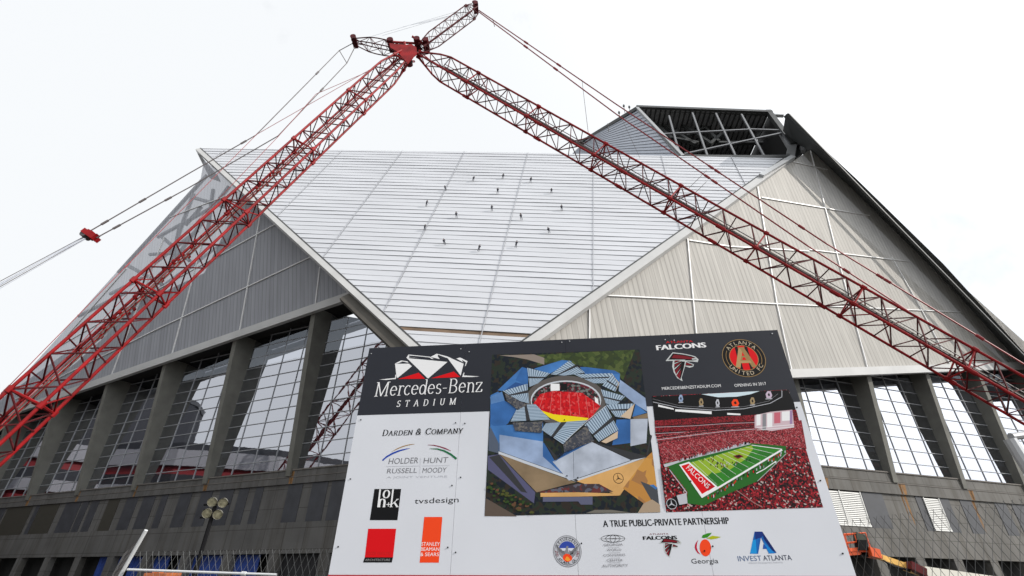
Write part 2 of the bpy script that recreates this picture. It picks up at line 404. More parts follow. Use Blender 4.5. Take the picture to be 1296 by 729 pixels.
    for zz, c1 in ((z1 + 1.0, wh), (z1 + 3.0, rd), (z1 + 6.2, wh), (z1 + 12, dk), (z1 + 19, dk)):
        wbox(m, side, 0, end, zz, zz + .9, -7, -16, c1)
    t = 5
    while t < end:
        wbox(m, side, t, t + 1, z1, z1 + 30, -9, -10, dk); t += 12
    m.build("concourse", None, stad)

# blue and black roll doors in the lower storey on the left, one flush part each
blue = mat("blue_door", (.015, .045, .22), .5, var=.3, vscale=.6); blackd = mat("black_door", (.01, .01, .012), .6)
for a, b, mm in ((128, 158, blue), (168, 217, blue), (229, 330, blue), (350, 419, blackd)):
    za = LV['l']['z4']; ta, tb = wt('l', a, 704, -1.4)[0], wt('l', b, 702, -1.4)[0]
    ta, tb = min(ta, tb), max(ta, tb)
    m = MB(); k = int((tb - ta) / 1.4) + 1
    for i in range(k):
        x0 = ta + (tb - ta) * i / k; x1 = ta + (tb - ta) * (i + 1) / k - .06
        wbox(m, 'l', x0, x1, .05, za - .05, -1.32, -1.5)
    m.build("roll_door", mm, stad)

# ---- white folded panel: lapped metal courses with seam battens
def ab(p):
    p = p - tip; c11, c12, c22 = hx.dot(hx), hx.dot(d1), d1.dot(d1); r1, r2 = p.dot(hx), p.dot(d1); det = c11 * c22 - c12 * c12
    return ((r1 * c22 - r2 * c12) / det, (r2 * c11 - r1 * c12) / det)
def un(a, b, o=0): return tip + hx * a + d1 * b + nw * o
outl = [ab(PW(252, 188)), ab(PW(620, 192.5)), ab(PW(1004, 201)), ab(tip)]
m = MB(); ROW = 1.76; b0 = 0
brow = ab(PW(507, 412.5))[1]
i = 0; b = -.5
rows = []
while b < 92: rows.append((b, b + ROW)); b += ROW
k0 = min(range(len(rows)), key=lambda q: abs(rows[q][0] - (brow - .2)))
shift = brow - .1 - rows[k0][0]
for j, (ba, bb) in enumerate(rows):
    ba += shift; bb += shift
    gap = .0
    for s_ in range(-6, 5):
        a0, a1 = 1.2 + 18.75 * s_, 1.2 + 18.75 * (s_ + 1)
        p = clip(clip(clip(clip(outl, 0, 1, ba), 0, -1, -bb), 1, 0, a0 + .05), -1, 0, -(a1 - .05))
        if len(p) < 3: continue
        if j == k0 - 1: p = clip(p, 0, -1, -(bb - .95))
        if len(p) < 3: continue
        # wavering lap: each course bellies out a little along its lower edge
        x0 = min(q[0] for q in p); x1 = max(q[0] for q in p); n_ = max(1, int((x1 - x0) / 3.1))
        for u in range(n_):
            q = clip(clip(p, 1, 0, x0 + (x1 - x0) * u / n_), -1, 0, -(x0 + (x1 - x0) * (u + 1) / n_))
            if len(q) < 3: continue
            lf_ = lambda x: .105 + .035 * math.sin(x * .21 + j * 1.9) + .03 * math.sin(x * .067 + j * .8)
            lift = lf_(x0 + (x1 - x0) * (u + .5) / n_)
            top = [un(x, y, .03 + lf_(x) * max(0, (bb - y)) / ROW) for x, y in q]
            m.poly(top, white_metal)
            low = [pp for pp in q if pp[1] < ba + .02]
            if len(low) >= 2:
                xa, xb = min(z[0] for z in low), max(z[0] for z in low)
                m.poly([un(xa, ba, 0), un(xb, ba, 0), un(xb, ba, .03 + lf_(xb)), un(xa, ba, .03 + lf_(xa))], lip_metal)
m.build("roof_panel", None, stad)
m = MB(); P = [un(a, b, -.25) for a, b in outl]; m.poly(P); m.build("panel_backing", mat("backing_grey", (.2, .2, .2), .8), stad)
m = MB(); p = clip(clip(outl, 0, 1, brow - 1.1), 0, -1, -(brow - .12)); m.poly([un(a, b, -.06) for a, b in p]); m.build("open_joint", brown_slot, stad)
for s_ in range(-5, 5):
    a = 1.2 + 18.75 * s_
    p = clip(clip(outl, 1, 0, a - .06), -1, 0, -(a + .06))
    if len(p) >= 3: m = MB(); m.prism([un(x, y, .2) for x, y in p], nw * .08); m.build("seam_batten", mat("batten_grey", (.42, .43, .46), .5), stad)

# ---- wings: ribbed translucent cladding, each in its own frame so that ribs run up the slope
def frame(o, ex, n):
    ex = (ex - n * ex.dot(n)).normalized(); ey = n.cross(ex).normalized(); ey = ey if ey.z > 0 else -ey
    F = Matrix.Identity(4)
    for i in range(3): F[i][0] = ex[i]; F[i][1] = ey[i]; F[i][2] = n[i]; F[i][3] = o[i]
    return F
def wing(pts, n, ex, m):
    F = frame(pts[0], ex, n); Fi = F.inverted(); b = MB(); b.poly([Fi @ p for p in pts]); return b.build("translucent_wing", m, stad, mw=F)
lw = [PL(449, 371), PL(340, 264), PL(258, 203), PL(254, 226), PL(-60, 575), PL(-60, 548.5)]
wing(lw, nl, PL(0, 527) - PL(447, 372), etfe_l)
rw = [tip, PR(1026, 189), PR(1330, 493), PR(1330, 462.6)]
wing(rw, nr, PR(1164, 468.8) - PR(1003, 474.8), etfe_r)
white_bar = mat("white_glazing_bar", (.72, .72, .72), .4)
def frames(fn, n, segs, w):
    m = MB()
    for a, b in segs: m.bar(fn(*a, .12), fn(*b, .12), w, .3, n)
    m.build("glazing_bar", white_bar, stad)
frames(PR, nr, [((1004, 205), (1047, 215)), ((964, 250), (1100, 273)), ((872, 304), (924, 312)), ((1024, 316), (1150, 331)), ((924, 312), (1024, 318)),
                ((768, 374), (980, 384.5)), ((980, 384.5), (1215, 395)), ((958.7, 236.6), (983, 385)), ((983, 385), (1002, 470)), ((1026, 191), (1061, 330)), ((1061, 330), (1098, 467)),
                ((870, 302), (881, 422)), ((746, 385), (746, 430)), ((1128, 325), (1165, 390)), ((1165, 390), (1205, 467))], .22)
frames(PL, nl, [((329, 275), (303, 421)), ((350, 283), (225, 352)), ((225, 352), (60, 447)), ((394, 325), (200, 416)), ((200, 416), (20, 505)), ((405, 338), (399, 388)),
                ((258, 300), (217, 451)), ((208, 300), (140, 478)), ((300, 243), (215, 275)), ((160, 340), (85, 425))], .2)
# bottom beams of the wings
m = MB(); m.bar(PL(449, 373, .5), PL(-60, 548, .5), 1.7, 1.2, nl); m.build("wing_edge_beam", trim, stad)
m = MB(); m.bar(PR(600, 488, .5), PR(1330, 461.6, .5), 1.7, 1.2, nr); m.build("wing_edge_beam", trim, stad)
# folded edges of the white panel: pale trim, dark seal, dark underside
def fold(a, b, w, off, inset, m1, m2):
    A, B = PW(*a), PW(*b); d = (B - A).normalized(); sd = d.cross(nw).normalized()
    if sd.z > 0: sd = -sd
    m = MB(); m.bar(A + sd * w * .5 + nw * off, B + sd * w * .5 + nw * off, w, 1.0, nw); m.build("fold_trim", m1, stad)
    m = MB(); m.bar(A - sd * .12 + nw * (off + .35), B - sd * .12 + nw * (off + .35), .35, .3, nw); m.build("fold_seal", dark_steel, stad)
fold((254, 190), (537, 447), 1.25, .2, 0, trim, dark_steel)
fold((992, 203), (640, 451), 1.9, .2, 0, trim, dark_steel)
# dark underside of the lower left fold, running down to the tip
A, B = PW(449, 367.5), PW(570, 477.5); d = (B - A).normalized(); sd = d.cross(nw).normalized(); sd = sd if sd.z < 0 else -sd
m = MB(); m.prism([A + sd * .9 - nw * .9, B + sd * .9 - nw * .9, B + sd * .9 - nw * .02, A + sd * .9 - nw * .02], sd * 2.3)
m.build("fold_beam", mat("brown_concrete", (.055, .05, .042), .8, var=.2, vscale=.3), stad)
# dark return of the far-left corner of the roof panel
m = MB(); m.prism([PW(248, 190), PW(271, 217), PL(268, 218) - nl * 2, PW(262, 218, -4)], -nw * 2); m.build("corner_return", dark_steel, stad)
# lining behind the wings (the dark hollow of the building), open near the upper left corner
m = MB()
m.poly([p - nl * 7 for p in (PL(445, 372), PL(335, 266), PL(278, 226), PL(262, 268), PL(228, 335), PL(150, 372), PL(60, 455), PL(-60, 545), PL(-60, 575))])
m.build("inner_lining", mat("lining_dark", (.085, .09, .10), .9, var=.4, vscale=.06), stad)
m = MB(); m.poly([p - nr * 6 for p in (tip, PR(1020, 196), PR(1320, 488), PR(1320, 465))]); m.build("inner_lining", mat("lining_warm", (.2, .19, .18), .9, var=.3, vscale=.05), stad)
# steel truss behind the upper left corner
m = MB(); random.seed(3)
for a, b in (((262, 222), (150, 345)), ((290, 236), (175, 390)), ((225, 300), (245, 245)), ((200, 300), (270, 262)), ((180, 345), (250, 292)), ((215, 345), (228, 285)), ((240, 330), (205, 300)),
             ((255, 262), (235, 285)), ((270, 240), (262, 300)), ((160, 335), (205, 360)), ((245, 250), (285, 262)), ((190, 322), (228, 320)), ((100, 400), (160, 370)), ((140, 372), (180, 352))):
    m.tube(PL(*a, -3), PL(*b, -3), .55, 6)
m.build("wing_truss", grey_steel, stad)

# ---- next petal's edge seen almost edge-on at the right: throws the shadow on the wing
def edge_pt(x, y, k):
    p = PR(x, y); return EYE + (p - EYE) * k
m = MB()
inn = [(991.5, 147.5), (1006, 166), (1026, 187), (1072, 231), (1183, 341), (1296, 461), (1330, 498)]
out = [(997.6, 143), (1012, 158), (1036, 182), (1084, 226.5), (1194, 334), (1296, 446), (1330, 484)]
I = [edge_pt(x, y, 1.0) for x, y in inn]; O = [edge_pt(x, y, .925) for x, y in out]; O2 = [p + Vector((1.2, 2.5, 2.5)) for p in O]; I2 = [p + Vector((3, 6, 1)) for p in I]
for i in range(len(I) - 1):
    m.poly([I[i], I[i + 1], O[i + 1], O[i]]); m.poly([O[i], O[i + 1], O2[i + 1], O2[i]]); m.poly([O2[i], O2[i + 1], I2[i + 1], I2[i]])
m.build("neighbour_petal", mat("petal_underside", (.075, .08, .08), .6, var=.2, vscale=.1), stad)
m = MB(); m.bar(edge_pt(998, 144.5, .925), edge_pt(1330, 486, .925), .5, .5, Z); 
m.build("petal_rim", dark_steel, stad)

# ---- open crown behind the white panel
def cz(x, y): return 780 + x / 5.4, 120 + y / 5.4
Bl, Br = PW(862, 197.5, -1.2), PW(1009, 202, -1.2)
Tl, Tr = at_y(806.5, 137.5, Bl.y + 10), at_y(974, 143, Br.y + 10)
nc = (Br - Bl).cross(Tl - Bl).normalized(); nc = nc if nc.y < 0 else -nc
PC = lambda x, y, o=0: on_plane(x, y, Bl + nc * o, nc)
m = MB()
for a, b in (((360, 145), (435, 418)), ((520, 125), (625, 425)), ((680, 128), (815, 420)), ((855, 135), (1010, 420)), ((140, 90), (425, 420)), ((1040, 125), (1190, 345)),
             ((300, 270), (925, 237)), ((925, 237), (1115, 243)), ((465, 405), (1130, 262)), ((430, 425), (1190, 418))):
    m.bar(PC(*cz(*a)), PC(*cz(*b)), .5, .5, nc)
m.build("crown_frame", mat("crown_steel", (.15, .155, .165), .5), stad)
m = MB(); m.bar(PC(805, 136.5), PC(977, 143), 1.4, 1.4, nc); m.bar(PC(972, 141), PC(1003, 183), 1.5, 1.3, nc); m.bar(PC(866, 199.6), PC(1006, 201), 1.6, 1.2, nc)
m.build("crown_edge", dark_steel, stad)
m = MB(); m.bar(PC(806, 137.5), PC(864, 199), .9, 1.3, nc); m.build("crown_mullion", mat("crown_light", (.33, .34, .35), .5), stad)
back = Vector((4, 46, 0))
m = MB(); deck = mat("deck_underside", (.26, .27, .28), .6, var=.2, vscale=.3)
nd = 26
for i in range(nd):
    a = PC(807, 138) + (PC(973, 144) - PC(807, 138)) * (i / nd); b = PC(807, 138) + (PC(973, 144) - PC(807, 138)) * ((i + .55) / nd)
    c = PC(807, 138) + (PC(973, 144) - PC(807, 138)) * ((i + 1) / nd)
    m.poly([a, b, b + back, a + back]); m.poly([b, c + Z * .9, c + back + Z * .9, b + back]); m.poly([c, c + Z * .9, c + back + Z * .9, c + back])
m.build("crown_deck", deck, stad)
m = MB(); b2 = Vector((4, 40, 0)); m.poly([Bl + b2 - Vector((30, 0, 0)), Br + b2 + Vector((14, 0, 0)), Tr + b2 + Vector((8, 0, 1)), Tl + b2 + Vector((-10, 0, 1))]); m.poly([Br, Tr, Tr + back, Br + back]); m.poly([Bl, Tl, Tl + back - Vector((14, 0, 0)), Bl + back - Vector((14, 0, 0))])
m.poly([Bl + nw * -1, Br + nw * -1, Br + b2, Bl + b2])
m.build("crown_void", soffit_m, stad)
m = MB()
for a, b in (((200, 130), (540, 340)), ((270, 200), (900, 180)), ((380, 160), (640, 330)), ((640, 340), (860, 145)), ((860, 150), (1115, 243)), ((960, 290), (1050, 150)), ((400, 300), (560, 330)),
             ((700, 330), (1000, 330)), ((560, 180), (700, 320)), ((480, 280), (720, 180)), ((180, 120), (380, 300))):
    m.bar(PC(*cz(*a), -6), PC(*cz(*b), -6), 1.0, 1.0, nc)
m.build("crown_truss", dark_steel, stad)
# side of the crown: blue-grey lapped sheets
S0, S1, S2, S3 = PC(806.5, 138), at_y(744, 176, Bl.y + 26), at_y(722, 197, Bl.y + 24), PC(861, 198.5)
m = MB(); N_ = 15; sheet = mat("crown_sheet", (.40, .43, .49), .5, var=.06, vscale=.2)
for i in range(N_):
    k0_, k1_ = i / N_, (i + 1) / N_
    nS = (S3 - S0).cross(S1 - S0).normalized(); nS = nS if nS.y < 0 else -nS
    p = [S0.lerp(S3, k0_), S1.lerp(S2, k0_), S1.lerp(S2, k1_), S0.lerp(S3, k1_)]
    m.poly([p[0], p[1], p[2] + nS * .25, p[3] + nS * .25], sheet); m.poly([p[3] + nS * .25, p[2] + nS * .25, p[2], p[3]], lip_metal)
m.build("crown_side", None, stad)
m = MB(); m.bar(S0, S1, 1.6, 1.2, nS); m.bar(S1, at_y(728, 183, Bl.y + 27), 1.6, 1.2, nS); m.build("crown_gutter", dark_steel, stad)
m = MB()
for x, y in ((797, 134), (790, 132.5), (770, 157), (784, 141)):
    p = at_y(x, y + 5, Bl.y + 12); m.tube(p - Z * 2, p + Z * 2.2, .12); m.box(p + Z * 1.4, Vector((.3, 0, 0)), Vector((0, .2, 0)), Vector((0, 0, .4)))
m.build("roof_anchor", dark_steel, stad)
# bracing between the crown and the neighbouring petal
def dz(x, y): return 940 + x / 7.293, 130 + y / 7.293
m = MB()
for a, b, w_ in (((265, 115), (375, 120), 1.0), ((235, 100), (440, 350), 1.1), ((300, 145), (440, 330), .8), ((340, 262), (430, 410), 1.0), ((465, 285), (420, 485), 1.1), ((500, 290), (452, 520), 1.1), ((340, 252), (490, 270), 1.0), ((480, 250), (560, 450), .9)):
    p, q = dz(*a), dz(*b); m.bar(on_plane(*p, rapex + nw * -1, nw), on_plane(*q, rapex + nw * -1, nw), w_, w_, nw)
m.build("crown_brace", grey_steel, stad)
m = MB(); m.prism([on_plane(*dz(*p), rapex - nw * 1.5, nw) for p in ((490, 300), (560, 450), (480, 520), (452, 500))], -nw); m.build("crown_gusset", dark_steel, stad)
m = MB()
m.bar(PW(963, 223.5, .8), PW(1003, 199.5, .8), 1.3, 1.2, nw); m.build("fold_cap", grey_steel, stad)

# ------------------------------------------------------------------ workers roped on the white panel
def make_person():
    """one continuous body standing back on the slope, arms forward to the rope; built around the feet, Z up the body"""
    sk = {'pel': (0, 0, .95, .15), 'waist': (0, .01, 1.12, .135), 'chest': (0, -.02, 1.34, .165), 'neck': (0, -.03, 1.52, .06), 'head': (0, -.05, 1.63, .095), 'crown': (0, -.05, 1.72, .085),
          'hl': (-.1, 0, .88, .105), 'kl': (-.13, -.12, .5, .07), 'al': (-.13, .0, .09, .05), 'tl': (-.14, -.16, .04, .045),
          'hr': (.1, 0, .88, .105), 'kr': (.16, -.16, .55, .07), 'ar': (.16, -.03, .16, .05), 'tr': (.17, -.18, .12, .045),
          'sl': (-.19, -.02, 1.42, .075), 'el': (-.26, -.17, 1.2, .05), 'wl': (-.14, -.38, 1.28, .037), 'ml': (-.1, -.46, 1.31, .04),
          'sr': (.19, -.02, 1.42, .075), 'er': (.27, -.14, 1.18, .05), 'wr': (.16, -.34, 1.12, .037), 'mr': (.12, -.42, 1.14, .04)}
    ed = ['pel waist', 'waist chest', 'chest neck', 'neck head', 'head crown', 'pel hl', 'hl kl', 'kl al', 'al tl', 'pel hr', 'hr kr', 'kr ar', 'ar tr', 'chest sl', 'sl el', 'el wl', 'wl ml', 'chest sr', 'sr er', 'er wr', 'wr mr']
    ks = list(sk); me = bpy.data.meshes.new("person")
    me.from_pydata([sk[k][:3] for k in ks], [tuple(ks.index(q) for q in e.split()) for e in ed], [])
    o = bpy.data.objects.new("person", me); sc.collection.objects.link(o)
    md = o.modifiers.new("skin", 'SKIN'); md.use_smooth_shade = True
    for i, k in enumerate(ks):
        me.skin_vertices[0].data[i].radius = (sk[k][3], sk[k][3]); me.skin_vertices[0].data[i].use_root = (i == 0)
    s2 = o.modifiers.new("sub", 'SUBSURF'); s2.levels = 1; s2.render_levels = 1
    dg = bpy.context.evaluated_depsgraph_get(); dg.update()
    nm = bpy.data.meshes.new_from_object(o.evaluated_get(dg)); nm.name = "person"
    o.modifiers.clear(); o.data = nm
    for x in (mat("work_trousers", (.02, .024, .04), .8), mat("work_jacket", (.03, .035, .05), .8), mat("skin", (.35, .2, .14), .6)): nm.materials.append(x)
    for p in nm.polygons:
        c = p.center
        p.material_index = 0 if c.z < 1.0 and abs(c.y) < .3 and c.y > -.3 else 1
        if c.z > 1.5 or c.y < -.37: p.material_index = 2
        if c.z < 1.0: p.material_index = 0
    return o
person0 = make_person()
hm = MB()
for k in range(10):
    a0, a1 = 2 * math.pi * k / 10, 2 * math.pi * (k + 1) / 10
    prev = None
    for th in (0, .5, 1.0, 1.4):
        r_ = .125 * math.cos(th); z_ = 1.69 + .115 * math.sin(th); cur = [(r_ * math.cos(a0), -.05 + r_ * math.sin(a0), z_), (r_ * math.cos(a1), -.05 + r_ * math.sin(a1), z_)]
        if prev: hm.poly([prev[0], prev[1], cur[1], cur[0]])
        prev = cur
hm.poly([(-.15, -.22, 1.69), (.15, -.22, 1.69), (.15, .1, 1.69), (-.15, .1, 1.69)])
helmet0 = hm.build("hard_hat", mat("hat_white", (.05, .05, .06), .4), person0)
vs = MB()
for k in range(12):
    a0, a1 = 2 * math.pi * k / 12, 2 * math.pi * (k + 1) / 12
    f = lambda a, z: (.2 * math.cos(a), -.01 + .17 * math.sin(a), z)
    vs.poly([f(a0, 1.08), f(a1, 1.08), f(a1, 1.4), f(a0, 1.4)])
vest0 = vs.build("harness_vest", mat("vest_navy", (.03, .03, .045), .7), person0)
SPOT = [((564.4, 238), "roped worker just left of the seam below the leftmost of the top row"), ((598.4, 226.5), "second highest roped worker in the strip left of the middle seam"),
        ((636, 223.5), "topmost of all the roped workers on the white panel, left of the middle seam"), ((671.4, 228.4), "highest roped worker to the right of the middle panel seam"),
        ((629.6, 242.4), "roped worker almost straight below the topmost worker on the white panel"), ((698, 241.8), "roped worker on the upper right of the white panel, above the farthest right one"),
        ((622.6, 264), "roped worker in the middle of the group, left of the middle seam"), ((711.4, 263.8), "farthest right of the workers roped on the white panel"),
        ((578, 273), "roped worker just right of the left seam, at the group's middle height"), ((660.4, 275.5), "roped worker in the middle of the strip right of the middle seam"),
        ((695.5, 292), "lowest roped worker on the right side, below the farthest right one"), ((563.3, 307), "lowest roped worker in the left part of the group, close to the left seam"),
        ((605, 315.3), "lowest of all the roped workers on the white panel"), ((652.3, 310.6), "low roped worker just right of the middle seam, level with the lowest ones"),
        ((539, 258.5), "upper of the two workers farthest left on the white panel"), ((537, 288.5), "lower of the two workers farthest left on the white panel, next to a seam")]
SPOT[0] = (SPOT[0][0], "roped worker right of the left seam, level with the second row from the top")
for i, ((px, py), lab) in enumerate(SPOT):
    if i == 0: o = person0
    else:
        o = person0.copy(); sc.collection.objects.link(o)
        for ch in (helmet0, vest0):
            c = ch.copy(); sc.collection.objects.link(c); c.parent = o
    foot = PW(px, py + 3.0, .3)
    yaw = R((i * 47) % 50 - 25)
    bx = Vector((hx.x, hx.y, 0)).normalized(); upv = (Z * .93 - nw * 0 + Vector((nw.x, nw.y, 0)) * .30).normalized()
    by = -(bx.cross(upv)).normalized(); by = by if by.y < 0 else -by      # body faces local -Y; make that point into the panel
    Fm = Matrix.Identity(4); by = -by if by.y > 0 else by
    X_ = bx; Y_ = upv.cross(bx).normalized()
    for r_ in range(3): Fm[r_][0] = X_[r_]; Fm[r_][1] = Y_[r_]; Fm[r_][2] = upv[r_]; Fm[r_][3] = foot[r_]
    o.matrix_basis = Fm @ Matrix.Rotation(R((i * 31) % 34 - 17), 4, 'Y') @ Matrix.Rotation(math.pi + yaw, 4, 'Z') @ Matrix.Diagonal((1, 1, .82 + .04 * (i % 5), 1))
    tag(o, lab, "person", "workers roped on the white roof panel")

# ------------------------------------------------------------------ CRANE
red = mat("crane_red", (.25, .008, .010), .5, spec=.2, var=.4, vscale=.8)
dkred = mat("crane_red_dark", (.075, .006, .008), .55, spec=.2, var=.4, vscale=.9)
cable = mat("steel_cable", (.09, .075, .075), .5)
redcable = mat("red_pendant", (.26, .015, .02), .5)
pale_rope = mat("pale_rope", (.50, .53, .60), .5)
crane = thing("lattice_crane", "tall red lattice crane with a raised boom and a long jib lowered to the right", "crane", (at_y(0, 546, 33).x - 2.5, 32, 0))
BA, BB = at_y(0, 546, 33), at_y(519, 66, 40)
bd = (BB - BA).normalized(); BF = BA - bd * ((BA.z - 2.6) / bd.z)
JA, JB = at_y(541, 75, 40), at_y(1200, 452, 40)
JA = JA + (JA - JB).normalized() * 1.55
jd = (JB - JA).normalized(); JT = JA + jd * ((JA.z - 2.2) / -jd.z)
def lattice(name, A, B, w, h, step, rc, rb, t0, t1, parent, pinch0=.25, pinch1=.35, m1=red, m2=dkred, joint=6, lift=None):
    A = Vector(A); B = Vector(B); d = (B - A); Lh = d.length; d.normalize()
    e1 = d.cross(Z).normalized(); e2 = e1.cross(d).normalized()
    n = max(3, int(Lh / step)); mb = MB()
    def sc_(s):
        k = 1
        if s < t0: k = pinch0 + (1 - pinch0) * s / t0
        if s > Lh - t1: k = min(k, pinch1 + (1 - pinch1) * (Lh - s) / t1)
        return k
    def P(i, a, b):
        s = Lh * i / n; k = sc_(s); return A + d * s + e1 * (a * w / 2 * k) + e2 * (b * h / 2 * k)
    cs = [(-1, -1), (1, -1), (1, 1), (-1, 1)]
    for i in range(n):
        for a, b in cs: mb.tube(P(i, a, b), P(i + 1, a, b), rc, 6, m1)
        for k in range(4):
            c0, c1 = cs[k], cs[(k + 1) % 4]
            if (i + k) % 2: mb.tube(P(i, *c0), P(i + 1, *c1), rb, 4, m2)
            else: mb.tube(P(i, *c1), P(i + 1, *c0), rb, 4, m2)
        if i % 2 == 0:
            for k in (0, 2): mb.tube(P(i, *cs[k]), P(i, *cs[(k + 1) % 4]), rb * .9, 4, m2)
        if i % joint == 0:
            for k in range(4): mb.tube(P(i, *cs[k]), P(i, *cs[(k + 1) % 4]), rb * 1.25, 5, m1)
            mb.tube(P(i, *cs[0]), P(i, *cs[2]), rb, 4, m2)
            for a, b in cs: mb.tube(P(i, a, b) - d * .22, P(i, a, b) + d * .22, rc * 1.7, 6, m1, cap=True)
            for k in (0, 2):
                mb.tube(P(i, *cs[k]), P(i + 1, *cs[(k + 1) % 4]), rb, 4, m1); mb.tube(P(i, *cs[(k + 1) % 4]), P(i + 1, *cs[k]), rb, 4, m1)
    return mb.build(name, None, parent), (A, B, d, e1, e2)
boom, (a_, b_, d_, e1_, e2_) = lattice("boom", BF, BB, 2.05, 2.25, 1.45, .12, .066, 6, 6, crane, pinch1=.45, joint=7)
# the walkway and pendant bars lying inside the boom
m = MB()
for s in (-.25, .1):
    m.tube(BF + e1_ * s + e2_ * .25, BB + e1_ * s + e2_ * .25, .07, 5, red)
Lb = (BB - BF).length; s = 0
for s in (-.42, .02): m.bar(BF + d_ * 3 + e2_ * .18 + e1_ * (s + .15), BB - d_ * 3 + e2_ * .18 + e1_ * (s + .15), .1, .03, e2_, mat("walkway_grating", (.16, .13, .11), .7))
for s in (16, 22, 34):
    for k in range(9): m.box(BF + d_ * (s + k * .5) + e2_ * .3 + e1_ * random.uniform(-.7, .7), e1_ * .3, e2_ * .05, d_ * .12, red)
m.build("walkway", None, boom)
jib, (a2, b2_, jd_, j1, j2) = lattice("jib", JA, JT, 2.3, 2.35, 1.6, .125, .066, 4.2, 9, crane, pinch0=.22, pinch1=.4, joint=6)
m = MB(); Lj = (JT - JA).length
for s, q in ((-.55, .75), (-.35, .62), (.05, .7)):
    m.tube(JA + jd_ * 4 + j1 * s + j2 * q, JT - jd_ * 3 + j1 * s + j2 * q, .05, 5, cable)
s = 5
for s in (-.75, -.6, -.2): m.bar(JA + jd_ * 4 + j1 * s + j2 * .6, JT - jd_ * 4 + j1 * s + j2 * .6, .09, .03, j2, mat("walkway_grating", (.16, .13, .11), .7))
m.build("walkway", None, jib)
# thick chord the photograph shows along the jib, and its lower section splice
s = 9
while s < Lj - 6:
    for a in (-1, 1): m = MB(); m.tube(JA + jd_ * s + j1 * a * 1.15 - j2 * 1.18, JA + jd_ * (s + .9) + j1 * a * 1.15 - j2 * 1.18, .2, 6, red, cap=True); m.build("splice_lug", None, jib)
    s += 11.7
m = MB(); p0 = at_y(1278, 556, 39.3); p1 = at_y(1330, 640, 39.3); m.tube(p0, p1, .45, 10, cap=True); m.tube(p0 + Vector((.2, 0, .2)), p0 + Vector((2.4, 0, .5)), .3, 10, cap=True)
m.build("jib_stay_pipe", grey_steel, jib)
# boom head: side plates, sheaves, links
hub = at_y(521, 64, 40)
m = MB()
ex_ = Vector((1, 0, 0)); ez_ = Z
def hp(x, y, yy): return at_y(420 + x / 3.6, y / 3.6, yy)
for yy in (39.0, 41.0):
    m.prism([hp(*p, yy) for p in ((262, 196), (330, 205), (362, 200), (385, 215), (388, 245), (372, 258), (345, 290), (322, 262), (300, 235), (265, 215))], Vector((0, .12, 0)), red)
for (x, y) in ((270, 205), (320, 235), (390, 200), (430, 205), (350, 270)):
    c = hp(x, y, 40); m.tube(c - Vector((0, .9, 0)), c + Vector((0, .9, 0)), .42, 12, dkred, cap=True)
for a, b in (((365, 165), (425, 210)), ((250, 190), (430, 200)), ((330, 190), (345, 290)), ((365, 280), (375, 280)), ((400, 185), (440, 225))):
    m.tube(hp(*a, 39.4), hp(*b, 40.6), .16, 6, red)
m.build("boom_head", None, crane)
# the two struts on the boom head
lattice("jib_strut", at_y(535, 60, 40), at_y(601, 11, 40), 1.5, 1.55, 1.05, .08, .042, 2.2, 1.2, crane, pinch0=.6, pinch1=.7, joint=9, m1=dkred)
lattice("jib_strut", at_y(505, 64, 40), at_y(449, 52.5, 40), 1.5, 1.25, 1.0, .08, .042, 1.5, 2.5, crane, pinch0=.7, pinch1=.4, joint=9, m1=dkred)
for c in (at_y(602.5, 9.5, 40), at_y(449, 53, 40)):
    m = MB(); m.box(c, Vector((.3, 0, .06)), Vector((0, .75, 0)), Vector((-.06, 0, .34)), dkred)
    for s in (-.5, 0, .5): m.tube(c + Vector((-.2, s - .08, .5)), c + Vector((-.2, s + .08, .5)), .38, 12, dkred, cap=True)
    m.build("strut_head", None, crane)
# pendants from the right strut to the jib
pend = MB()
def line(mb, pts, r, m=None, ys=None, knots=()):
    P = [at_y(x, y, (ys[i] if ys else 40)) for i, (x, y) in enumerate(pts)]
    mb.path(P, r, 5, m)
    for (i, k) in knots:
        q = P[i].lerp(P[i + 1], k); d = (P[i + 1] - P[i]).normalized(); mb.tube(q - d * .34, q + d * .34, r * 1.9, 6, m, cap=True)
    return P
m = MB(); line(m, [(606, 13), (780, 132), (1046, 308.5), (1296, 461), (1440, 547)], .075, redcable, knots=((0, .38), (0, .62), (1, .5), (1, .53), (1, .9), (2, .3), (2, .34), (2, .8)))
m.build("pendant_line", None, crane)
m = MB(); line(m, [(606, 15), (780, 144.5), (1022, 311), (1150, 394)], .075, redcable, ys=[39, 39, 39, 39.6], knots=((0, .38), (0, .6), (1, .52), (1, .56), (2, .4)))
m.build("pendant_line", None, crane)
m = MB(); line(m, [(623.5, 24), (626, 33.5)], .05, cable); line(m, [(736.5, 101), (744.5, 168)], .03, cable); line(m, [(894, 216), (872, 238)], .03, cable); line(m, [(894, 230), (878, 246)], .03, cable); line(m, [(786, 148), (810, 200)], .02, cable)
m.build("pendant_link", None, crane)
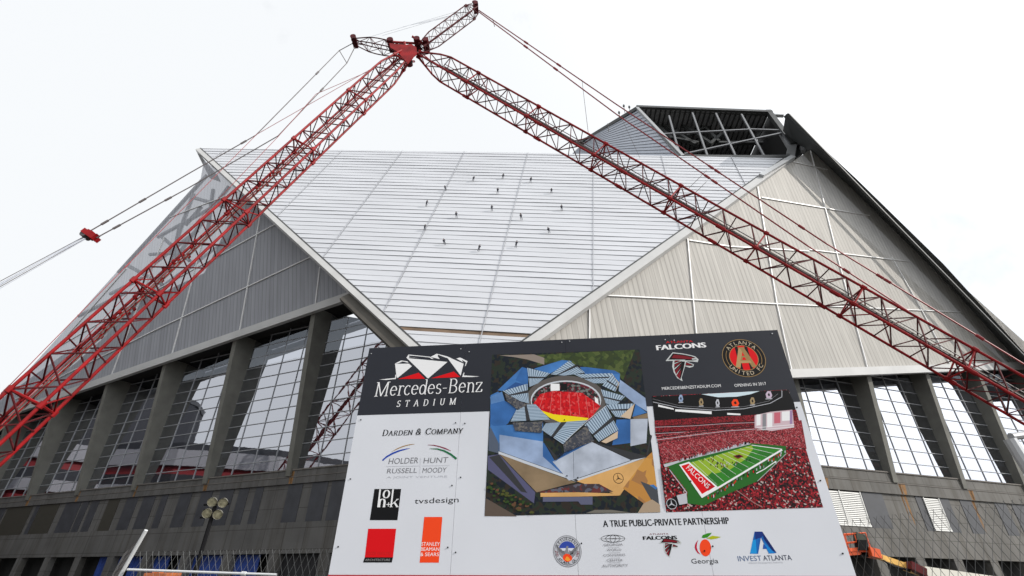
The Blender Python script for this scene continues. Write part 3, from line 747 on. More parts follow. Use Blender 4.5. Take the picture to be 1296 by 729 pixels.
# pendants on the left to the spreader, and back down to the crane
m = MB(); line(m, [(446, 55), (429.5, 64), (324, 171), (240, 219), (113, 293)], .055, cable, ys=[40, 40, 38.5, 37.5, 36], knots=((1, .3), (2, .2), (3, .5), (3, .86)))
m.build("pendant_line", None, crane)
m = MB(); line(m, [(449, 60), (439, 80), (352, 172), (240, 237), (122, 301)], .055, cable, ys=[40, 40, 38.5, 37.5, 36], knots=((1, .4), (3, .25), (3, .8)))
m.build("pendant_line", None, crane)
m = MB(); line(m, [(429.5, 64), (439, 80)], .05, cable); m.build("pendant_link", None, crane)
m = MB(); line(m, [(500, 70), (325, 170), (200, 296), (49, 450), (-40, 541)], .03, redcable, ys=[39.5, 37.8, 36, 33.4, 31.8], knots=((3, .5), (2, .3)))
m.build("hoist_rope", None, crane)
m = MB(); line(m, [(500, 76), (400, 119), (352, 173), (240, 290), (60, 478), (-30, 570)], .03, redcable, ys=[39.5, 38.5, 38, 36.2, 33.4, 32])
m.build("hoist_rope", None, crane)
m = MB()
for a, b in (((590, 14), (484, 45)), ((586, 16), (510, 34)), ((592, 17), (530, 30)), ((580, 14), (470, 46))): line(m, [a, b], .018, pale_rope)
m.build("hoist_rope", None, crane)
sp = at_y(115, 298, 36); m = MB()
sc6 = .62
m.box(sp, Vector((.5, .14, -.28)), Vector((0, .4, 0)), Vector((.12, 0, .19)), red); m.box(sp + Vector((-.1, 0, .25)), Vector((.26, 0, -.12)), Vector((0, .28, 0)), Vector((.07, 0, .17)), red); m.box(sp + Vector((.42, 0, -.2)), Vector((.2, 0, .17)), Vector((0, .24, 0)), Vector((.07, 0, .09)), red)
for s in (-.3, 0, .3): m.tube(sp + Vector((-.4, s - .09, 0)), sp + Vector((-.4, s + .09, 0)), .33, 14, cable, cap=True)
m.build("spreader_block", None, crane)
for k, (a, b) in enumerate((((107, 299), (0, 356)), ((106, 300), (0, 358.5)), ((106, 301), (0, 361)), ((107, 302.5), (0, 363)), ((108, 301.5), (0, 359.8)), ((108, 303), (0, 365)))):
    p = at_y(*a, 36.2 - .15 * k); q = at_y(*b, 34.6 - .15 * k); m = MB(); m.tube(p, q + (q - p) * 1.15, .026, 4, pale_rope if k % 3 else cable); m.build("reeving_rope", None, crane)
# crawler base, left of the frame
bx, by = BF.x, BF.y
m = MB(); m.abox(bx - 9, bx + 1.2, by - 2, by + 2, 1.5, 3.4, red); m.abox(bx - 7.5, bx - 3, by - 1.6, by + 1.6, 3.41, 4.6, dkred); m.build("upper_works", None, crane)
m = MB()
for k in range(4): m.abox(bx - 12.2, bx - 9.05, by - 2.4, by + 2.4, 1.5 + k * .75, 2.2 + k * .75, dkred)
m.build("counterweight", None, crane)
m = MB(); m.abox(bx - .6, bx + 1.6, by - 3.7, by - 2.05, 1.7, 4.0, red); m.build("cab", None, crane)
m = MB(); m.abox(bx - .3, bx + 1.62, by - 3.72, by - 3.1, 2.6, 3.8, glassm); m.build("cab_window", None, crane)
for s in (-3.3, 3.3):
    m = MB(); P = []
    for k in range(16):
        a = math.pi * 2 * k / 16; P.append((bx - 4 + (4.2 if math.cos(a) > 0 else -4.2) + .7 * math.cos(a), by + s - .6, .72 + .7 * math.sin(a)))
    m.prism(P, Vector((0, 1.2, 0)), mat("track_steel", (.06, .055, .05), .7)); m.build("crawler_track", None, crane)
lattice("backstay_mast", Vector((bx - 2, by, 3.2)), at_y(0, 361, 34.5) + (at_y(0, 361, 34.5) - at_y(107, 301, 36.2)) * 1.2, 1.4, 1.2, 1.8, .09, .05, 2, 2, crane)

# ------------------------------------------------------------------ flood light mast
lt = at_y(272, 641, 26); base = Vector((lt.x - .0, lt.y, 0))
tower = thing("light_tower", "thin black mobile floodlight mast with four round lamps in front of the grey wall", "light tower", base)
blk = mat("black_paint", (.006, .006, .007), .6, spec=.1)
m = MB(); m.tube(base + Z * .9, lt, .095, 8, blk); m.tube(base + Z * .9, base + Z * 2.6, .11, 8, blk); m.build("mast", None, tower)
m = MB(); m.bar(lt + Vector((-.55, 0, .06)), lt + Vector((.65, 0, .12)), .08, .08, Z); m.bar(lt + Vector((-.55, 0, -.5)), lt + Vector((.45, 0, -.45)), .08, .08, Z); m.bar(lt + Vector((0, 0, -.55)), lt + Vector((0, 0, .25)), .1, .1, Vector((0, 1, 0))); m.build("crossbar", blk, tower)
lampm = mat("lamp_reflector", (.55, .52, .42), .18, metal=.6); lens = mat("lamp_lens", (.20, .19, .13), .08, spec=.8, var=.5, vscale=6)
for px, py in ((269, 635), (282.5, 636), (262.4, 649.3), (276, 650.8)):
    c = at_y(px, py, 25.8); m = MB(); dirv = Vector((.25, -1, -.55)).normalized(); ax = dirv.orthogonal().normalized(); ay = dirv.cross(ax)
    prof = [(-.24, .06), (-.18, .13), (-.04, .205), (.05, .225)]
    for (z0, r0), (z1_, r1) in zip(prof, prof[1:]): m.tube(c + dirv * z0, c + dirv * z1_, r0, 16, lampm, r2=r1)
    hd = m.build("floodlight", None, tower, smooth=True)
    m = MB(); rect(m, c + dirv * .03, .205, ax, ay, 18, lens); m.build("lens", None, hd)
m = MB(); m.abox(base.x - .8, base.x + .8, base.y - 1.2, base.y + 1.2, .5, 1.0, mat("trailer_paint", (.5, .4, .08), .5)); m.abox(base.x - .07, base.x + .07, base.y - 2.4, base.y - 1.2, .52, .62, blk); m.build("trailer", None, tower)
for s in (-.9, .9):
    m = MB(); m.tube(Vector((base.x + s - .1, base.y, .36)), Vector((base.x + s + .1, base.y, .36)), .36, 18, blk, cap=True); m.build("wheel", None, tower)

# ------------------------------------------------------------------ boom lift
org = mat("lift_orange", (.72, .10, .02), .5, var=.15, vscale=2); yel = mat("lift_yellow", (.72, .42, .10), .5, var=.2, vscale=2)
YB = 27.0
q = lambda x, y, yy=YB: at_y(x, y, yy)
lift = thing("boom_lift", "orange and yellow boom lift with its empty-railed basket raised beside the sign", "boom lift", (q(1290, 725).x + 2, YB, 0))
lift["label"] = "orange boom lift with railed work basket on a tan arm, right of the sign"
f0, f1 = q(1075, 703), q(1104, 701); wv = (f1 - f0); dpt = Vector((0, .8, 0)); top0 = .92
m = MB(); m.prism([f0, f1, f1 + dpt, f0 + dpt], Z * .16, org); m.prism([f0 + Z * .161, f1 + Z * .161, f1 + Z * .161 - Vector((0, .05, 0)), f0 + Z * .161 - Vector((0, .05, 0))], Z * .15, org)
lb = m.build("basket_floor", None, lift)
m = MB()
cor = [f0, f1, f1 + dpt, f0 + dpt]
for i in range(4):
    a, b = cor[i], cor[(i + 1) % 4]
    for h in (.55, top0): m.tube(a + Z * h, b + Z * h, .03, 6, org)
    m.tube(a, a + Z * top0, .03, 6, org); m.tube(a.lerp(b, .5), a.lerp(b, .5) + Z * top0, .025, 6, org)
m.build("basket_rail", None, lift)
m = MB(); c = q(1090, 690); m.box(c, Vector((.22, 0, 0)), Vector((0, .18, 0)), Vector((.05, 0, .22)), blk); m.box(c + Vector((.1, .1, .3)), Vector((.22, 0, -.08)), Vector((0, .15, 0)), Vector((.05, 0, .2)), mat("console_green", (.03, .035, .02), .6)); m.box(c + Vector((.3, .2, -.4)), Vector((.5, 0, 0)), Vector((0, .2, 0)), Vector((0, 0, .1)), blk)
m.build("control_console", None, lift)
m = MB(); m.bar(q(1104, 701.5), q(1150, 718), .24, .24, Vector((0, 1, 0)), yel); m.bar(q(1146, 716.5), q(1172, 726), .36, .36, Vector((0, 1, 0)), yel); m.bar(q(1168, 724.5), q(1290, 742), .5, .5, Vector((0, 1, 0)), mat("lift_white", (.7, .68, .6), .5)); m.build("arm", None, lift)
m = MB()
for k in range(5): m.path([q(1118 + k, 709 + k * .8, YB - .3), q(1130 + k, 717, YB - .3), q(1152, 721 + k * .6, YB - .3)], .035, 5, blk)
m.box(q(1160, 720, YB - .3), Vector((.3, 0, -.15)), Vector((0, .2, 0)), Vector((.06, 0, .16)), dkred); m.box(q(1104, 700), Vector((.22, 0, -.05)), Vector((0, .3, 0)), Vector((0, 0, .2)), org)
m.build("arm_joint", None, lift)
cx = q(1290, 742).x
m = MB(); m.abox(cx - 1.4, cx + 2.2, YB - 1.1, YB + 1.1, .6, 1.5, org); m.build("chassis", None, lift)
for sx in (-.9, 1.7):
    for sy in (-1.15, 1.15):
        m = MB(); m.tube(Vector((cx + sx, YB + sy - .15, .45)), Vector((cx + sx, YB + sy + .15, .45)), .45, 18, blk, cap=True); m.build("wheel", None, lift)
# small loader whose orange roof just shows over the left fence rail
cL = at_y(207, 725.0, 22); ld = thing("compact_loader", "orange machine whose roof just shows above the white fence rail", "loader", (cL.x, 22, 0))
m = MB(); zt_ = cL.z
m.prism([(cL.x - .42, 21.5, zt_ - .12), (cL.x + .42, 21.5, zt_ - .12), (cL.x + .36, 22.6, zt_ - .08), (cL.x - .36, 22.6, zt_ - .08)], Z * .1, mat("dull_orange", (.36, .10, .03), .6, var=.2, vscale=3)); m.abox(cL.x - .2, cL.x + .06, 21.6, 21.9, zt_ - .02, zt_ + .1, mat("dull_orange", (.36, .10, .03), .6, var=.2, vscale=3)); m.build("cab_roof", None, ld)
m = MB(); m.abox(cL.x - .5, cL.x + .5, 21.4, 23.2, .45, 1.05, mat("dull_orange", (.36, .10, .03), .6, var=.2, vscale=3))
for sx in (-.4, .4):
    for yy in (21.6, 22.5): m.abox(cL.x + sx * .85 - .04, cL.x + sx * .85 + .04, yy, yy + .08, 1.05, zt_ - .1, blk)
m.build("body", None, ld)
m = MB(); m.prism([(cL.x - .6, 21.2, .2), (cL.x - .6, 20.6, .15), (cL.x - .6, 20.9, .3), (cL.x - .6, 21.1, .8)], Vector((1.2, 0, 0)), blk); m.build("bucket", None, ld)
for sx in (-.6, .6):
    for yy in (21.7, 22.9):
        m = MB(); m.tube(Vector((cL.x + sx - .1, yy, .36)), Vector((cL.x + sx + .1, yy, .36)), .36, 16, blk, cap=True); m.build("wheel", None, ld)

# ------------------------------------------------------------------ neighbouring arena, mirrored in the left windows
ar = thing("arena", "large low arena banded in white and red, mirrored in the dark left windows", "arena", (-250, 52, 0))
def octo(cx, cy, r, n=16): return [Vector((cx + r * math.cos(2 * math.pi * (k + .5) / n), cy + r * math.sin(2 * math.pi * (k + .5) / n), 0)) for k in range(n)]
m = MB(); zc_ = 0
ag, aw, arr = mat("arena_grey", (.022, .024, .03), .8), mat("arena_white", (.26, .26, .28), .7), mat("arena_red", (.20, .015, .02), .7)
for cx_, cy_, rr0, bands in ((-250, 52, 94, ((26, 0, ag), (3, -1, arr), (4, .5, aw), (4, -.8, ag), (3, -1, arr), (6, .5, aw), (3, -2, ag))), (-232, 132, 42, ((26, 0, ag), (3, -1, arr), (4, .5, aw), (4, -.8, ag), (3, -1, arr), (6, .5, aw), (27, -2, ag)))):
    zc_ = 0
    for h, dr, mm in bands:
        P = [p + Z * zc_ for p in octo(cx_, cy_, rr0 + dr)]; m.prism(P, Z * (h - .02), mm); zc_ += h
m.build("arena_wall", None, ar)
m = MB(); P = octo(-250, 52, 90); Q = octo(-250, 52, 40)
for k in range(16): m.poly([P[k] + Z * 48.9, P[(k + 1) % 16] + Z * 48.9, Q[(k + 1) % 16] + Z * 52, Q[k] + Z * 52])
m.poly([p + Z * 52 for p in Q]); m.prism([p + Z * 73 for p in octo(-232, 132, 40.5)], Z * 2); m.build("arena_roof", mat("arena_roof", (.05, .053, .06), .7), ar)
#--SIGN--
# ------------------------------------------------------------------ PROJECT SIGN
SA, SB, SG = R(-6.919), R(-1.576), R(-.442)
SM = (Matrix.Rotation(SA, 3, 'Z') @ Matrix.Rotation(SB, 3, 'X') @ Matrix.Rotation(SG, 3, 'Y'))
SU, SV, SN = SM.col[0].copy(), SM.col[2].copy(), -SM.col[1].copy()
SO = EYE + Vector((-1.765, 5.610, .081)); SWID, SHGT = 4.88, 2.455
FS = Matrix.Identity(4)
for i in range(3): FS[i][0] = SU[i]; FS[i][1] = SV[i]; FS[i][2] = SN[i]; FS[i][3] = SO[i]
def S(px, py):
    p = on_plane(px, py, SO, SN) - SO; return (p.dot(SU), p.dot(SV))
sign = thing("project_sign", "big white and charcoal project sign board printed with two stadium pictures and sponsor logos", "sign", (SO + SU * 2.44).xy.to_3d())
class LB(MB):
    """printed layers: every polygon lies a hair above the one before"""
    def __init__(s, w): super().__init__(); s.w = w; s.dw = .00003
    def p2(s, pts, m): s.poly([(x, y, s.w) for x, y in pts], m); s.w += s.dw
    def px(s, pts, m): s.p2([S(*p) for p in pts], m)
    def zp(s, z, pts, m): s.px([(z[0] + x / z[2], z[1] + y / z[2]) for x, y in pts], m)
    def stroke(s, z, pts, wd, m):
        q = [S(z[0] + x / z[2], z[1] + y / z[2]) for x, y in pts]
        for a, b in zip(q, q[1:]):
            d = Vector((b[0] - a[0], b[1] - a[1])); 
            if d.length < 1e-6: continue
            n = Vector((-d.y, d.x)).normalized() * wd / 2; s.p2([(a[0] - n.x, a[1] - n.y), (b[0] - n.x, b[1] - n.y), (b[0] + n.x, b[1] + n.y), (a[0] + n.x, a[1] + n.y)], m)
    def done(s, name, parent=None):
        return s.build(name, None, parent or sign, mw=FS)
PK = lambda name, c, r=.42: mat("print_" + name, c, .5, spec=.12)
vinyl = mat("vinyl_white", (.60, .615, .66), .42, spec=.3, var=.035, vscale=.9, bump=.02, bscale=3); charc = mat("vinyl_charcoal", (.020, .022, .030), .45, spec=.18, var=.06, vscale=2)
k_wh, k_bk, k_gr, k_rd, k_or = PK("white", (.75, .75, .76)), PK("black", (.006, .006, .007)), PK("grey", (.22, .22, .24)), PK("red", (.62, .004, .008)), PK("orange", (.80, .06, .012))
k_lg = PK("pale_grey", (.45, .46, .5)); k_dr = PK("deep_red", (.17, .008, .015)); k_gold = PK("gold", (.30, .19, .075)); k_silver = PK("silver", (.5, .52, .52))
# board of four sheets with narrow joints, each sheet a part
for i in range(4):
    m = MB(); m.abox(SWID / 4 * i + .0012, SWID / 4 * (i + 1) - .0012, 0, SHGT, -.02, 0, vinyl); m.build("board_sheet", None, sign, mw=FS)
m = MB(); m.abox(0, SWID, .0, SHGT, -.03, -.021, k_bk); m.abox(-.0, SWID, -.045, -.002, -.03, .004, mat("red_rail", (.5, .01, .02), .5)); m.build("bottom_rail", None, sign, mw=FS)
hb = (S(454, 527.5)[1] + S(1010, 506.5)[1]) / 2
for i in range(4):
    m = MB(); m.abox(SWID / 4 * i + .001, SWID / 4 * (i + 1) - .001, hb, SHGT - .0005, .0003, .0012, charc); m.build("header_band", None, sign, mw=FS)
for i in range(5):
    x = .06 + (SWID - .12) * i / 4
    m = MB(); pf = SO + SU * x - SN * .08; pf = pf - SV * (pf.z / SV.z); m.bar(pf, SO + SU * x - SN * .08 + SV * (SHGT - .1), .1, .09, SN); m.build("post", mat("timber_post", (.25, .18, .11), .8, var=.2, vscale=3), sign)
random.seed(5)
for x in (.05, 1.17, 1.27, 2.39, 2.49, 3.61, 3.71, 4.82):
    for y in (.22, .85, 1.5, 2.38):
        m = MB(); c = Vector((x + random.uniform(-.01, .01), y + random.uniform(-.05, .05), 0)); m.tube(c, c + Vector((0, 0, .008)), .007, 8, grey_steel if y > 2 else k_bk, cap=True); m.build("screw", None, sign, mw=FS)

# ---- lettering
def glyphs(txt):
    c = bpy.data.curves.new("t", 'FONT'); c.body = txt; c.resolution_u = 3; c.fill_mode = 'FRONT' if hasattr(c, 'fill_mode') else c.fill_mode
    o = bpy.data.objects.new("t", c); sc.collection.objects.link(o); dg = bpy.context.evaluated_depsgraph_get(); dg.update()
    me = bpy.data.meshes.new_from_object(o.evaluated_get(dg)); V = [(v.co.x, v.co.y) for v in me.vertices]; Fc = [list(p.vertices) for p in me.polygons]
    bpy.data.objects.remove(o); bpy.data.curves.remove(c); bpy.data.meshes.remove(me); return V, Fc
CAPH = max(y for x, y in glyphs("H")[0])
def put(lb, V, Fc, p0, p1, h, m, slant=0, capm=None, bold=0):
    if not V: return
    x0, x1 = min(v[0] for v in V), max(v[0] for v in V); capm = capm or CAPH
    d = Vector((p1[0] - p0[0], p1[1] - p0[1])); u = d.normalized(); v = Vector((-u.y, u.x)); sx = d.length / max(1e-6, (x1 - x0)); sy = h / capm
    for f in Fc:
        pts = []
        for i in f:
            X = (V[i][0] - x0) * sx + V[i][1] * sy * slant; Y = V[i][1] * sy; pts.append((p0[0] + u.x * X + v.x * Y, p0[1] + u.y * X + v.y * Y))
        lb.poly([(x, y, lb.w) for x, y in pts], m)
    lb.w += lb.dw
def text(txt, a, b, top, m, w=.004, slant=0, bold=0, lb=None, name="lettering", caps=None):
    """a, b: photo points at the two ends of the baseline; top: photo height of a capital above a"""
    own = lb is None; lb = lb or LB(w); V, Fc = glyphs(txt); p0, p1 = S(*a), S(*b); h = S(a[0], top)[1] - p0[1]
    put(lb, V, Fc, p0, p1, h, m, slant)
    for k in range(bold):
        e = .004 * (k + 1); put(lb, V, Fc, (p0[0] + e, p0[1]), (p1[0] + e, p1[1]), h, m, slant)
    if own: return lb.done(name)
def arc(cx, cy, rx, ry, a0, a1, n=9): return [(cx + rx * math.cos(R(a0 + (a1 - a0) * i / n)), cy + ry * math.sin(R(a0 + (a1 - a0) * i / n))) for i in range(n + 1)]
def sf(x, y, w=.1): return [(x - w, y), (x + w, y)]
BOLD = .085
SER = {
 'M': (.98, [[(.16, .01), (.16, .71)], [(.17, .71), (.47, .02)], [(.47, .02), (.78, .71)], [(.80, .71), (.80, .01)], sf(.16, .01), sf(.80, .01), sf(.12, .71, .07), sf(.84, .71, .07)]),
 'A': (.74, [[(.10, .01), (.36, .71)], [(.36, .71), (.64, .01)], [(.2, .26), (.52, .26)], sf(.1, .01), sf(.64, .01)]),
 'B': (.66, [[(.16, .01), (.16, .71)], [(.08, .71), (.34, .71)] + arc(.34, .54, .18, .17, 90, -90) + [(.16, .37)], [(.34, .37)] + arc(.34, .19, .22, .18, 90, -90) + [(.08, .01)]]),
 'C': (.70, [arc(.38, .36, .29, .35, 42, 318, 16), [(.59, .55), (.60, .70)]]),
 'D': (.76, [[(.16, .01), (.16, .71)], [(.08, .71), (.32, .71)] + arc(.32, .36, .34, .35, 90, -90, 14) + [(.08, .01)]]),
 'E': (.62, [[(.16, .01), (.16, .71)], [(.08, .71), (.52, .71), (.53, .6)], [(.16, .37), (.42, .37)], [(.08, .01), (.54, .01), (.56, .14)], [(.42, .30), (.42, .44)]]),
 'I': (.36, [[(.18, .01), (.18, .71)], sf(.18, .01), sf(.18, .71)]),
 'N': (.80, [[(.16, .01), (.16, .71)], [(.16, .71), (.64, .02)], [(.64, .02), (.64, .71)], sf(.16, .01), sf(.64, .71), sf(.12, .71, .07)]),
 'O': (.78, [arc(.39, .36, .30, .35, 0, 360, 22)]),
 'P': (.62, [[(.16, .01), (.16, .71)], [(.08, .71), (.34, .71)] + arc(.34, .52, .2, .19, 90, -90) + [(.16, .33)], sf(.16, .01)]),
 'R': (.70, [[(.16, .01), (.16, .71)], [(.08, .71), (.34, .71)] + arc(.34, .54, .19, .17, 90, -90) + [(.16, .37)], [(.34, .37), (.58, .01)], sf(.16, .01), sf(.6, .01, .07)]),
 'S': (.56, [arc(.28, .53, .18, .17, 35, 270, 12) + arc(.28, .19, .2, .17, 90, -145, 12), [(.43, .6), (.44, .7)], [(.10, .02), (.10, .14)]]),
 'T': (.66, [[(.33, .01), (.33, .71)], [(.06, .58), (.07, .71), (.59, .71), (.60, .58)], sf(.33, .01)]),
 'U': (.76, [[(.16, .71), (.16, .25)] + arc(.38, .25, .22, .24, 180, 360) + [(.60, .71)], sf(.16, .71), sf(.6, .71)]),
 'Y': (.68, [[(.08, .71), (.34, .34)], [(.60, .71), (.34, .34)], [(.34, .34), (.34, .01)], sf(.08, .71), sf(.6, .71), sf(.34, .01)]),
 '&': (.78, [arc(.30, .54, .14, .17, -60, 240, 12) + [(.60, .02)], arc(.27, .19, .2, .18, 110, 360, 10) + [(.56, .36)]]),
 'W': (1.0, [[(.06, .71), (.28, .01)], [(.28, .01), (.48, .71)], [(.48, .71), (.70, .01)], [(.70, .01), (.92, .71)], sf(.06, .71), sf(.92, .71)]),
 'G': (.74, [arc(.38, .36, .29, .35, 42, 350, 16), [(.66, .3), (.66, .03)], sf(.62, .32)]),
 'L': (.58, [[(.16, .01), (.16, .71)], [(.08, .01), (.50, .01), (.52, .16)], sf(.16, .71)]),
 'H': (.80, [[(.16, .01), (.16, .71)], [(.64, .01), (.64, .71)], [(.16, .37), (.64, .37)], sf(.16, .01), sf(.64, .01), sf(.16, .71), sf(.64, .71)]),
 'V': (.72, [[(.08, .71), (.36, .01)], [(.36, .01), (.64, .71)], sf(.08, .71), sf(.64, .71)]),
 'e': (.50, [[(.07, .27), (.43, .27)] + arc(.25, .25, .18, .23, 5, 320, 16)]),
 'r': (.40, [[(.14, .01), (.14, .48)], arc(.28, .34, .14, .14, 170, 40, 6), sf(.14, .01), [(.05, .48), (.14, .48)]]),
 'c': (.46, [arc(.25, .245, .18, .235, 45, 320, 14)]),
 'd': (.54, [arc(.24, .245, .17, .235, 0, 360, 16), [(.43, .01), (.43, .74)], [(.33, .74), (.43, .74)], [(.43, .01), (.5, .01)]]),
 's': (.42, [arc(.21, .365, .13, .115, 35, 270, 9) + arc(.21, .125, .145, .125, 90, -145, 9)]),
 'n': (.56, [[(.13, .01), (.13, .48)], arc(.28, .32, .155, .16, 180, 0, 8) + [(.435, .01)], sf(.13, .01, .08), sf(.435, .01, .08), [(.05, .48), (.13, .48)]]),
 'z': (.46, [[(.06, .37), (.07, .47), (.40, .47), (.06, .01), (.40, .01), (.42, .12)]]),
 'h': (.56, [[(.13, .01), (.13, .74)], arc(.28, .32, .155, .16, 180, 0, 8) + [(.435, .01)], sf(.13, .01, .08), sf(.435, .01, .08), [(.05, .74), (.13, .74)]]),
 'k': (.54, [[(.13, .01), (.13, .74)], [(.13, .2), (.42, .48)], [(.22, .3), (.46, .01)], sf(.13, .01, .08), sf(.46, .01, .07), [(.05, .74), (.13, .74)], sf(.42, .48, .07)]),
 'o': (.52, [arc(.26, .245, .19, .235, 0, 360, 18)]), '+': (.5, [[(.25, .08), (.25, .4)], [(.08, .24), (.42, .24)]]),
 '-': (.36, [[(.06, .26), (.30, .26)]]), ' ': (.32, []), 'i': (.26, [[(.13, .01), (.13, .48)], [(.13, .62), (.13, .68)], sf(.13, .01, .08)]), 'g': (.5, [arc(.24, .3, .16, .17, 0, 360), [(.42, .47), (.42, .0)] + arc(.24, -.02, .18, .16, 0, -160, 8)]), 'a': (.48, [arc(.22, .22, .16, .21, 0, 360), [(.4, .45), (.4, .01)]])}
def serif(txt, a, b, top, m, wv=.09, wh=.022, track=0, slant=0, small=None, lb=None, w=.004, name="lettering", capm=.72):
    """broad-nib serif lettering: thick uprights, thin hairlines"""
    own = lb is None; lb = lb or LB(w); lb.dw = .00003
    x = 0; quads = []
    for ch in txt:
        sc1 = 1
        key = ch
        if small and ch.islower(): key = ch.upper(); sc1 = small
        adv, st = SER[key]
        for line_ in st:
            for (x0, y0), (x1, y1) in zip(line_, line_[1:]):
                d = Vector((x1 - x0, y1 - y0)); 
                if d.length < 1e-6: continue
                ang = abs(d.y) / d.length; t = wh + (wv - wh) * ang ** 1.3; n = Vector((-d.y, d.x)).normalized() * t / 2; e = d.normalized() * .006
                quads.append([(x + (px_) * sc1, py_ * sc1) for px_, py_ in ((x0 - n.x - e.x, y0 - n.y - e.y), (x1 - n.x + e.x, y1 - n.y + e.y), (x1 + n.x + e.x, y1 + n.y + e.y), (x0 + n.x - e.x, y0 + n.y - e.y))])
        x += adv * sc1 + track
    x -= track
    p0, p1 = S(*a), S(*b); h = S(a[0], top)[1] - p0[1]; d = Vector((p1[0] - p0[0], p1[1] - p0[1])); u = d.normalized(); v = Vector((-u.y, u.x)); sx = d.length / x; sy = h / capm
    for q in quads:
        lb.p2([(p0[0] + u.x * (X * sx + Y * sy * slant) + v.x * Y * sy, p0[1] + u.y * (X * sx + Y * sy * slant) + v.y * Y * sy) for X, Y in q], m)
    if own: return lb.done(name)

# header: folded-roof emblem and stadium name
z7 = (480, 435, 8.1); lg = LB(.0018)
for pts, m_ in (([(160, 205), (225, 172), (290, 182), (300, 196), (240, 182), (190, 203)], k_wh), ([(162, 207), (305, 205), (335, 232), (190, 350), (178, 345)], k_wh),
                ([(278, 146), (300, 112), (405, 122), (520, 134), (560, 158), (310, 140), (298, 150)], k_wh), ([(300, 121), (312, 138), (545, 160), (515, 142), (405, 129)], charc), ([(283, 148), (700, 187), (500, 358)], k_wh),
                ([(525, 137), (590, 103), (700, 132), (765, 162), (865, 205), (835, 328), (700, 148), (618, 122), (602, 112), (600, 130), (620, 158)], k_wh),
                ([(600, 112), (700, 150), (712, 172), (640, 160)], charc),
                ([(790, 152), (830, 142), (905, 180), (888, 222), (878, 235), (888, 190), (845, 165), (862, 192)], k_wh),
                ([(195, 362), (405, 298), (470, 360)], k_rd), ([(530, 355), (765, 286), (830, 342)], k_rd),
                ([(0, 368), (163, 352), (165, 318), (172, 318), (172, 362), (70, 372)], k_wh), ([(865, 298), (873, 298), (868, 326), (1030, 336), (950, 342), (850, 342)], k_wh)):
    lg.zp(z7, pts, m_)
lg.done("roof_emblem")
serif("Mercedes-Benz", (472.5, 502), (610.5, 496), 484.2, k_wh, wv=.075, wh=.03, slant=.06, w=.0018)
serif("STADIUM", (501.5, 515.2), (577, 512), 507.2, k_wh, wv=.12, wh=.045, track=.62, slant=.1, w=.0018)
for txt, a, b, top, m_, bo in (("FALCONS", (831, 443.3), (893, 439.6), 437.2, k_wh, 3), ("ATLANTA", (843, 434.6), (877, 433.2), 432.0, k_rd, 0), ("MERCEDESBENZSTADIUM.COM", (838, 493.6), (912.5, 489.8), 490.0, k_wh, 0), ("OPENING IN 2017", (930, 489.8), (970, 487.2), 486.2, k_wh, 0)):
    text(txt, a, b, top, m_, w=.0018, bold=bo)
# bird emblem (on the header with a pale outline, again on the white foot of the board)
def bird(z, w, outline, dx=0, dy=0):
    lb = LB(w); f = lambda pts: [(x + dx, y + dy) for x, y in pts]
    lb.zp(z, f([(203, 337), (285, 237), (400, 250), (490, 268), (548, 285), (583, 318), (574, 350), (520, 343), (440, 340), (530, 376), (522, 402), (480, 414), (428, 397), (388, 530), (400, 570), (340, 535), (298, 470), (280, 400), (288, 335)]), outline)
    lb.zp(z, f([(232, 325), (288, 248), (400, 260), (500, 280), (545, 297), (562, 325), (510, 332), (430, 330), (300, 330)]), k_bk)
    lb.zp(z, f([(305, 335), (428, 343), (410, 430), (380, 535), (372, 548), (330, 510), (302, 430)]), k_bk)
    lb.zp(z, f([(440, 348), (520, 380), (512, 395), (430, 390)]), k_bk)
    for p in ([(272, 302), (300, 262), (420, 276), (530, 300), (495, 318)], [(310, 325), (400, 322), (312, 352)], [(305, 375), (385, 348), (308, 405)], [(308, 452), (385, 378), (325, 490)], [(325, 500), (385, 440), (365, 545)], [(440, 355), (515, 382), (436, 386)]):
        lb.zp(z, f(p), k_dr if outline is not k_bk else k_dr)
    for p in ([(300, 362), (392, 335), (300, 372)], [(298, 428), (392, 352), (304, 440)], [(318, 500), (380, 420), (325, 508)], [(235, 322), (430, 322), (430, 329), (235, 331)]):
        lb.zp(z, f(p), outline)
    lb.zp(z, f([(505, 308), (548, 304), (556, 318), (512, 322)]), outline)
    return lb
bird((820, 420, 9.11), .0018, k_silver).done("bird_emblem")
# round club badge
def ring_pts(c, r, n=48, a0=0, a1=360): return [(c[0] + r * math.cos(R(a0 + (a1 - a0) * i / n)), c[1] + r * math.sin(R(a0 + (a1 - a0) * i / n))) for i in range(n + (0 if a1 - a0 == 360 else 1))]
def circ_text(lb, txt, c, r, h, a0, a1, m, inward=False, wide=1.0):
    n = len(txt)
    for i, ch in enumerate(txt):
        a = a0 + (a1 - a0) * (i / (n - 1) if n > 1 else 0); V, Fc = glyphs(ch)
        if not V: continue
        rad = R(a); t = Vector((math.sin(rad), -math.cos(rad))) * (-1 if inward else 1); o = Vector(c) + Vector((math.cos(rad), math.sin(rad))) * r
        wdt = (max(v[0] for v in V) - min(v[0] for v in V)) * h / CAPH * wide
        put(lb, V, Fc, (o.x - t.x * wdt / 2, o.y - t.y * wdt / 2), (o.x + t.x * wdt / 2, o.y + t.y * wdt / 2), h, m)
cL_, cR_, cT_, cB_ = S(914, 449), S(969.3, 457.5), S(937, 428.8), S(946, 478)
cc = ((cL_[0] + cR_[0]) / 2, (cT_[1] + cB_[1]) / 2); rr_ = ((cR_[0] - cL_[0]) + (cT_[1] - cB_[1])) / 4
bdg = LB(.0018); rc = lambda f, m_: bdg.p2(ring_pts(cc, rr_ * f), m_)
rc(1, k_gold); rc(.972, k_bk); rc(.675, k_gold); rc(.645, k_bk)
